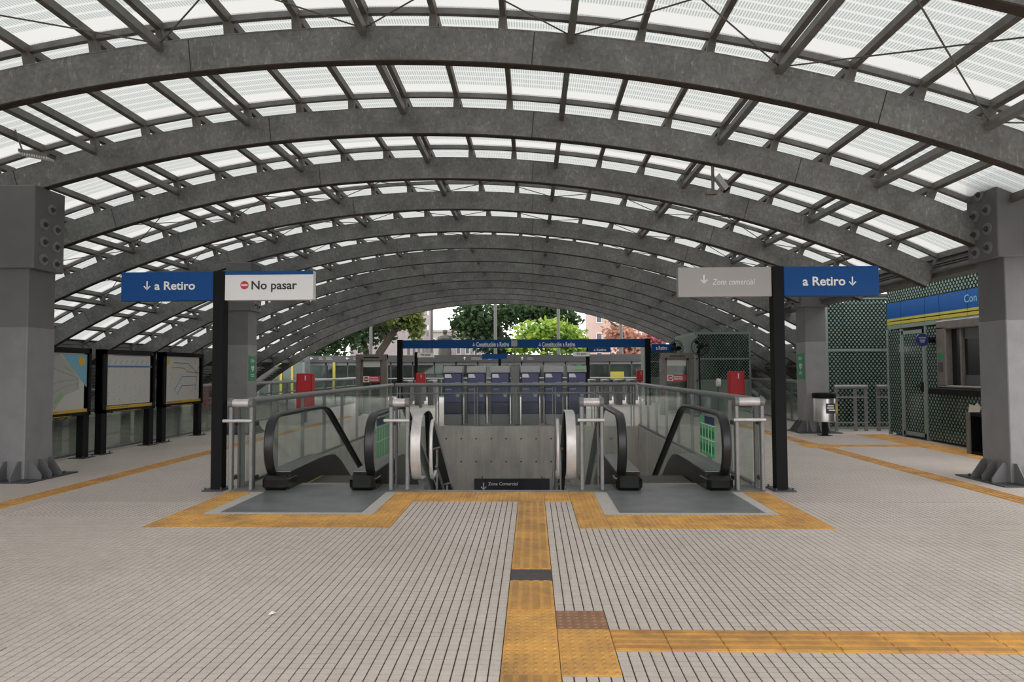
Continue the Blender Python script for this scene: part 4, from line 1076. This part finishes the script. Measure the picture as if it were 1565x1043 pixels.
for (x0, y0, x1, y1, tx, lab) in ((737, 549, 775, 541, None, 'far plain blue panel on a black post below the gantry'), (899, 539, 933, 531, 'a Retiro', 'far blue a Retiro panel on a black post below the gantry')):
    a, b_ = P(x0, y0, 34.8), P(x1, y1, 34.8)
    t = thing('small_sign_post', ((a.x + b_.x) / 2, 34.8, 0), lab, 'sign', 'far sign posts'); pn = box('panel', 'blue_sign', t, a.x, b_.x, 34.75, 34.85, a.z, b_.z)
    if tx: text(tx, pn, 'white', (lerp(a.x, b_.x, .25), lerp(a.x, b_.x, .8), lerp(a.z, b_.z, .25), lerp(a.z, b_.z, .75)), 34.745, bold=.02)
    xp = lerp(a.x, b_.x, .7 if not tx else 0); box('post', 'black', t, xp - .07, xp + .07, 34.86, 34.98, 0, b_.z)

simple('shelter_back', (0.10, 0.115, 0.11), 0.6, 0, 0.5, 0.9)
# glazed bus-stop front across the far end
t = thing('glazed_shelter', (-3.4, 40, 0), 'long glazed shelter front with dark fascia sign across the far end', 'shelter')
xa, xb = P(470, 0, 40).x, P(992, 0, 40).x
fz0, fz1 = P(700, 553.5, 40).z, P(700, 543, 40).z
fas = box('fascia', 'dark_grey', t, xa, xb, 39.9, 40.2, fz0, fz1)
box('back_screen', 'shelter_back', t, xa - 3.5, xb + 1, 43.0, 43.1, 0, fz0)
box('soffit', 'mid_grey', t, xa, xb, 40.0, 43, fz0 - .18, fz0); box('roof', 'dark_grey', t, xa, xb, 40.2, 43, fz0 + .1, fz1)
n = 16
for i in range(n + 1):
    x = lerp(xa, xb, i / n); box('mullion', 'dark_grey', t, x - .04, x + .04, 40.0, 40.1, 0, fz0)
    if i < n: box('glass_pane', 'glass_facade', t, x + .04, lerp(xa, xb, (i + 1) / n) - .04, 40.04, 40.06, .15, fz0 - .18)
for x, m_ in ((P(515, 0, 40).x, 'yellow_paint'), (P(500, 0, 40).x - 1.2, 'mid_grey')): box('door_post', m_, t, x - .07, x + .07, 39.85, 39.97, 0, fz0)
box('yellow_counter', 'yellow_paint', t, P(926, 0, 40).x, P(946, 0, 40).x, 39.6, 39.85, .9, 1.35)
rail = MB().tube([(xa, 39.3, 1.0), (xb, 39.3, 1.0)], .04, 8)
for i in range(11): rail.box(lerp(xa, xb, i / 10) - .03, lerp(xa, xb, i / 10) + .03, 39.27, 39.33, 0, 1.0)
rail.build('front_rail', 'rail_grey', t)
for px, left in ((476, 1), (531, 1), (710, 0), (798, 0)):
    q = P(px, 548, 39.88); arrow(fas, 'white', q.x, q.z, .2, 39.885, up=not left, left=bool(left))
for px0, px1 in ((487, 494), (498, 508), (540, 545), (720, 737), (746, 752), (806, 815)):
    q, q2 = P(px0, 549.5, 39.88), P(px1, 546.5, 39.88)
    MB().box(q.x, q2.x, 39.885, 39.89, q.z, q.z + .03).box(q.x, q2.x - .1, 39.885, 39.89, q2.z - .02, q2.z).build('fascia_marks', 'light_grey', fas)

t = thing('glazed_screen', (-14.8, 37.9, 0), 'lower glazed screen with yellow posts beside the dark fascia sign', 'screen')
xc0, xc1 = P(385, 0, 37.9).x, P(469, 0, 37.9).x
box('back_wall', 'shelter_back', t, xc0 - 3, xc1, 38.9, 39.0, 0, 2.3); box('top_beam', 'dark_grey', t, xc0, xc1, 37.85, 38.0, 1.95, 2.1)
for i in range(6):
    x = lerp(xc0, xc1, i / 5); box('post', 'yellow_paint' if i in (3, 4) else 'mid_grey', t, x - .06, x + .06, 37.84, 37.96, 0, 1.95)
    if i < 5: box('glass_pane', 'glass_facade', t, x + .06, lerp(xc0, xc1, (i + 1) / 5) - .06, 37.89, 37.91, .1, 1.95)

# ================================================================ OUTSIDE
g = MB().box(-160, 160, 37.0, 320, -.3, -.02).box(-160, -16, -40, 37, -.3, -.02).box(13, 160, -40, 37, -.3, -.02).box(-16, 13, -40, -12, -.3, -.02).build('ground', 'asphalt')
tag(g, 'grey street ground around the station', None, None, 'structure')
def tree(name, label, base, trunk, blobs, mats, nleaf, ls, seed, grp='trees beyond the roof'):
    rnd = random.Random(seed)
    t = thing(name, base, label, 'tree', grp)
    for path, r in trunk: MB().tube(path, r, 8).build('trunk', 'bark', t, True)
    for mi, m_ in enumerate(mats):
        mb = MB(); bl = [b_ for b_ in blobs if b_[2] == mi]; tot = sum(b_[1][0] * b_[1][2] for b_ in bl)
        for c, rad, _ in bl:
            k = int(nleaf * rad[0] * rad[2] / max(tot, 1e-6))
            for _i in range(k):
                d = Vector((rnd.gauss(0, 1), rnd.gauss(0, 1), rnd.gauss(0, 1))).normalized() * (rnd.random() ** .55) * (1 + .35 * math.sin(7 * rnd.random()))
                p = Vector(c) + Vector((d.x * rad[0], d.y * rad[1], d.z * rad[2]))
                u = Vector((rnd.gauss(0, 1), rnd.gauss(0, 1), rnd.gauss(0, .6))).normalized(); v = u.orthogonal().normalized()
                v = (v * math.cos(rnd.random() * 6) + u.cross(v) * math.sin(rnd.random() * 6)).normalized(); s = ls * rnd.uniform(.6, 1.3)
                mb.add([p - u * s * .5, p + v * s * .28, p + u * s * .5, p - v * s * .28], [(0, 1, 2, 3)])
        o = mb.build('foliage', m_, t); o['kind'] = 'stuff'
    return t
def B(px, py, Y, rx, rz, mi=0, ry=None): return (P(px, py, Y), (rx * Y / 1043, (ry or rx) * Y / 1043, rz * Y / 1043), mi)
Y = 50
tree('shade_tree', 'shade tree with leaning dark trunk behind the dark fascia sign', P(560, 0, Y).xy.to_3d(),
     [([Vector((P(575, 0, Y).x, Y, 0)), P(580, 540, Y), P(600, 510, Y), P(625, 478, Y), P(640, 460, Y)], [.40, .30, .24, .18, .08]), ([Vector((P(560, 0, Y).x, Y + 1, 0)), P(560, 540, Y + 1), P(552, 505, Y + 1), P(540, 480, Y + 1)], [.3, .25, .16, .08]), ([P(590, 520, Y), P(575, 490, Y), P(560, 470, Y)], [.18, .12, .06])],
     [B(500, 525, Y, 45, 24), B(545, 515, Y, 35, 25), B(565, 490, Y, 40, 25), B(610, 480, Y - 1, 30, 20, 1), B(636, 495, Y - 1, 12, 22, 1), B(480, 545, Y, 40, 14), B(590, 505, Y + 2, 22, 20)], ('leaf_dark', 'leaf_olive'), 2600, .42, 1)
Y = 62
tree('broad_tree', 'broad dark green tree standing behind the bright lime tree', P(760, 0, Y).xy.to_3d(), [([Vector((P(770, 0, Y).x, Y, 0)), P(768, 540, Y), P(762, 500, Y)], [.5, .45, .3])],
     [B(740, 505, Y, 38, 26), B(715, 490, Y, 26, 24), B(780, 480, Y, 50, 22), B(840, 480, Y, 30, 20), B(722, 470, Y, 22, 12), B(770, 530, Y, 45, 16), B(702, 497, Y, 14, 12), B(820, 472, Y, 55, 14), B(870, 492, Y, 18, 20)], ('leaf_dark',), 7000, .5, 2)
Y = 54
tree('lime_tree', 'bright lime green tree right behind the gantry lettering', P(830, 0, Y).xy.to_3d(), [([Vector((P(832, 0, Y).x, Y, 0)), P(832, 540, Y), P(828, 515, Y)], [.4, .3, .2])],
     [B(815, 512, Y, 28, 20), B(845, 505, Y, 30, 20), B(875, 518, Y, 24, 18), B(800, 530, Y, 24, 14), B(855, 532, Y, 30, 14), B(890, 530, Y, 16, 12)], ('leaf_lime',), 3200, .45, 3)
Y = 56
tree('blossom_tree', 'pink and orange blossoming tree beside the salmon building', P(960, 0, Y).xy.to_3d(), [([Vector((P(962, 0, Y).x, Y, 0)), P(960, 535, Y), P(950, 505, Y), P(930, 490, Y)], [.3, .25, .15, .06])],
     [B(945, 512, Y, 24, 20), B(970, 520, Y, 24, 16), B(990, 528, Y, 20, 12), B(960, 540, Y, 26, 10), B(1000, 520, Y, 16, 10, 1)], ('leaf_pink', 'leaf_rose'), 1500, .42, 4)
def building(name, label, x0, x1, Y, ytop, depth, mat, rows, cols, wmat='window_dark', side=0):
    a, b_ = P(x0, ytop, Y), P(x1, ytop, Y); h = a.z
    t = thing(name, ((a.x + b_.x) / 2, Y + depth / 2, 0), label, 'building', 'buildings across the street')
    box('wall', mat, t, a.x, b_.x, Y, Y + depth, -.02, h); box('parapet', mat, t, a.x - .2, b_.x + .2, Y - .2, Y + depth, h, h + .4)
    W, fl_ = b_.x - a.x, 3.1
    for r in range(rows):
        z = h - 2.6 - fl_ * r
        if z < 1: break
        for c in range(cols):
            x = a.x + W * (c + .5) / cols; wd = W / cols * .22
            f = box('window', 'white', t, x - wd, x + wd, Y - .06, Y + .02, z, z + 1.5); box('pane', wmat, f, x - wd * .85, x + wd * .85, Y - .08, Y - .06, z + .1, z + 1.4)
    return t
def building_side(name, label, x0, x1, Ya, Yb, ytop, mat):
    """block whose long wall recedes to the right"""
    a, b_ = P(x0, ytop, Ya), P(x1, ytop, Yb); h = a.z
    t = thing(name, (a.x, Ya, 0), label, 'building', 'buildings across the street')
    MB().prism([(a.x, Ya), (b_.x, Yb), (b_.x - 7, Yb), (a.x - 7, Ya)], 2, -.02, h).build('wall', mat, t)
    d = Vector((b_.x - a.x, Yb - Ya, 0)); nn = Vector((d.y, -d.x, 0)).normalized()
    for r in range(7):
        for c in range(6):
            z = h - 2.8 - 3.2 * r
            if z < .5: continue
            p = Vector((a.x, Ya, 0)) + d * ((c + .3) / 6); q = p + d * .07; o_ = nn * .05
            vs = [p + o_, q + o_, q + o_ + Vector((0, 0, 1.7)), p + o_ + Vector((0, 0, 1.7))]
            vs = [v + Vector((0, 0, z)) for v in vs]; MB().add(vs + [v - nn * .08 for v in vs], [(0, 1, 2, 3), (0, 1, 5, 4), (1, 2, 6, 5), (2, 3, 7, 6), (3, 0, 4, 7)]).build('window', 'window_dark', t)
building_side('apartment_building', 'pinkish apartment block with rows of small windows behind the leaning tree', 620, 662, 85, 110, 430, 'pink_wall')
building('low_building', 'low cream building behind the statue', 655, 740, 120, 508, 12, 'cream_wall', 2, 6)
building('pink_building', 'low pink shed roofed building right behind the statue', 680, 735, 100, 515, 10, 'pink_wall', 1, 4)
building('tower_block', 'dark red narrow tower block above the broad tree', 714, 724, 150, 430, 12, 'magenta_wall', 6, 1)
building('white_building', 'pale tower block beyond the dark red tower', 726, 760, 175, 444, 12, 'white', 5, 3)
building('salmon_building', 'salmon coloured apartment block beside the blossoming tree', 905, 985, 110, 440, 14, 'salmon_wall', 8, 4)
building('hazy_building', 'white distant building between the lime tree and the salmon block', 890, 912, 160, 506, 12, 'white', 3, 2)
simple('lamp_grey', (0.09, 0.09, 0.09), 0.5)
# street lamps
for px, top, Y, lab in ((567, 494, 44, 'in front of the leaning tree'), (660, 440, 52, 'beside the pink apartment block'), (757, 455, 46, 'in front of the broad dark tree'), (853, 440, 46, 'in front of the lime tree'), (949, 480, 46, 'in front of the blossoming tree')):
    a = P(px, top, Y)
    t = thing('street_lamp', (a.x, Y, 0), 'grey street lamp pole %s' % lab, 'lamp post', 'street lamps')
    MB().tube([(a.x, Y, 0), (a.x, Y, a.z)], [.13, .10], 10).build('pole', 'lamp_grey', t, True); MB().tube([(a.x, Y, a.z - .1), (a.x + 1.0, Y, a.z + .3)], .05, 6).build('arm', 'mid_grey', t); box('head', 'light_grey', t, a.x + .9, a.x + 1.6, Y - .15, Y + .15, a.z + .25, a.z + .4)
# statue
Y = 60; a = P(680, 505, Y); x = a.x
t = thing('statue', (x, Y, 0), 'dark bronze statue of a standing robed person on a stone pedestal', 'statue')
box('pedestal', 'concrete', t, x - .9, x + .9, Y - .9, Y + .9, 0, a.z - 2.3, .05)
h0 = a.z - 2.3
MB().lathe([(.55, 0), (.60, .3), (.52, .9), (.48, 1.3), (.58, 1.55), (.50, 1.78), (.2, 1.88), (.13, 1.95), (.19, 2.05), (.22, 2.18), (.18, 2.3), (.06, 2.36)], (x, Y, h0), 16).build('figure', 'statue_bronze', t, True)
MB().tube([(x + .45, Y, h0 + 1.7), (x + .68, Y - .1, h0 + 1.25), (x + .4, Y - .5, h0 + 1.1)], [.16, .14, .1], 8).tube([(x - .45, Y, h0 + 1.7), (x - .65, Y, h0 + 1.2), (x - .55, Y - .2, h0 + .75)], [.16, .14, .1], 8).build('arms', 'statue_bronze', t, True)
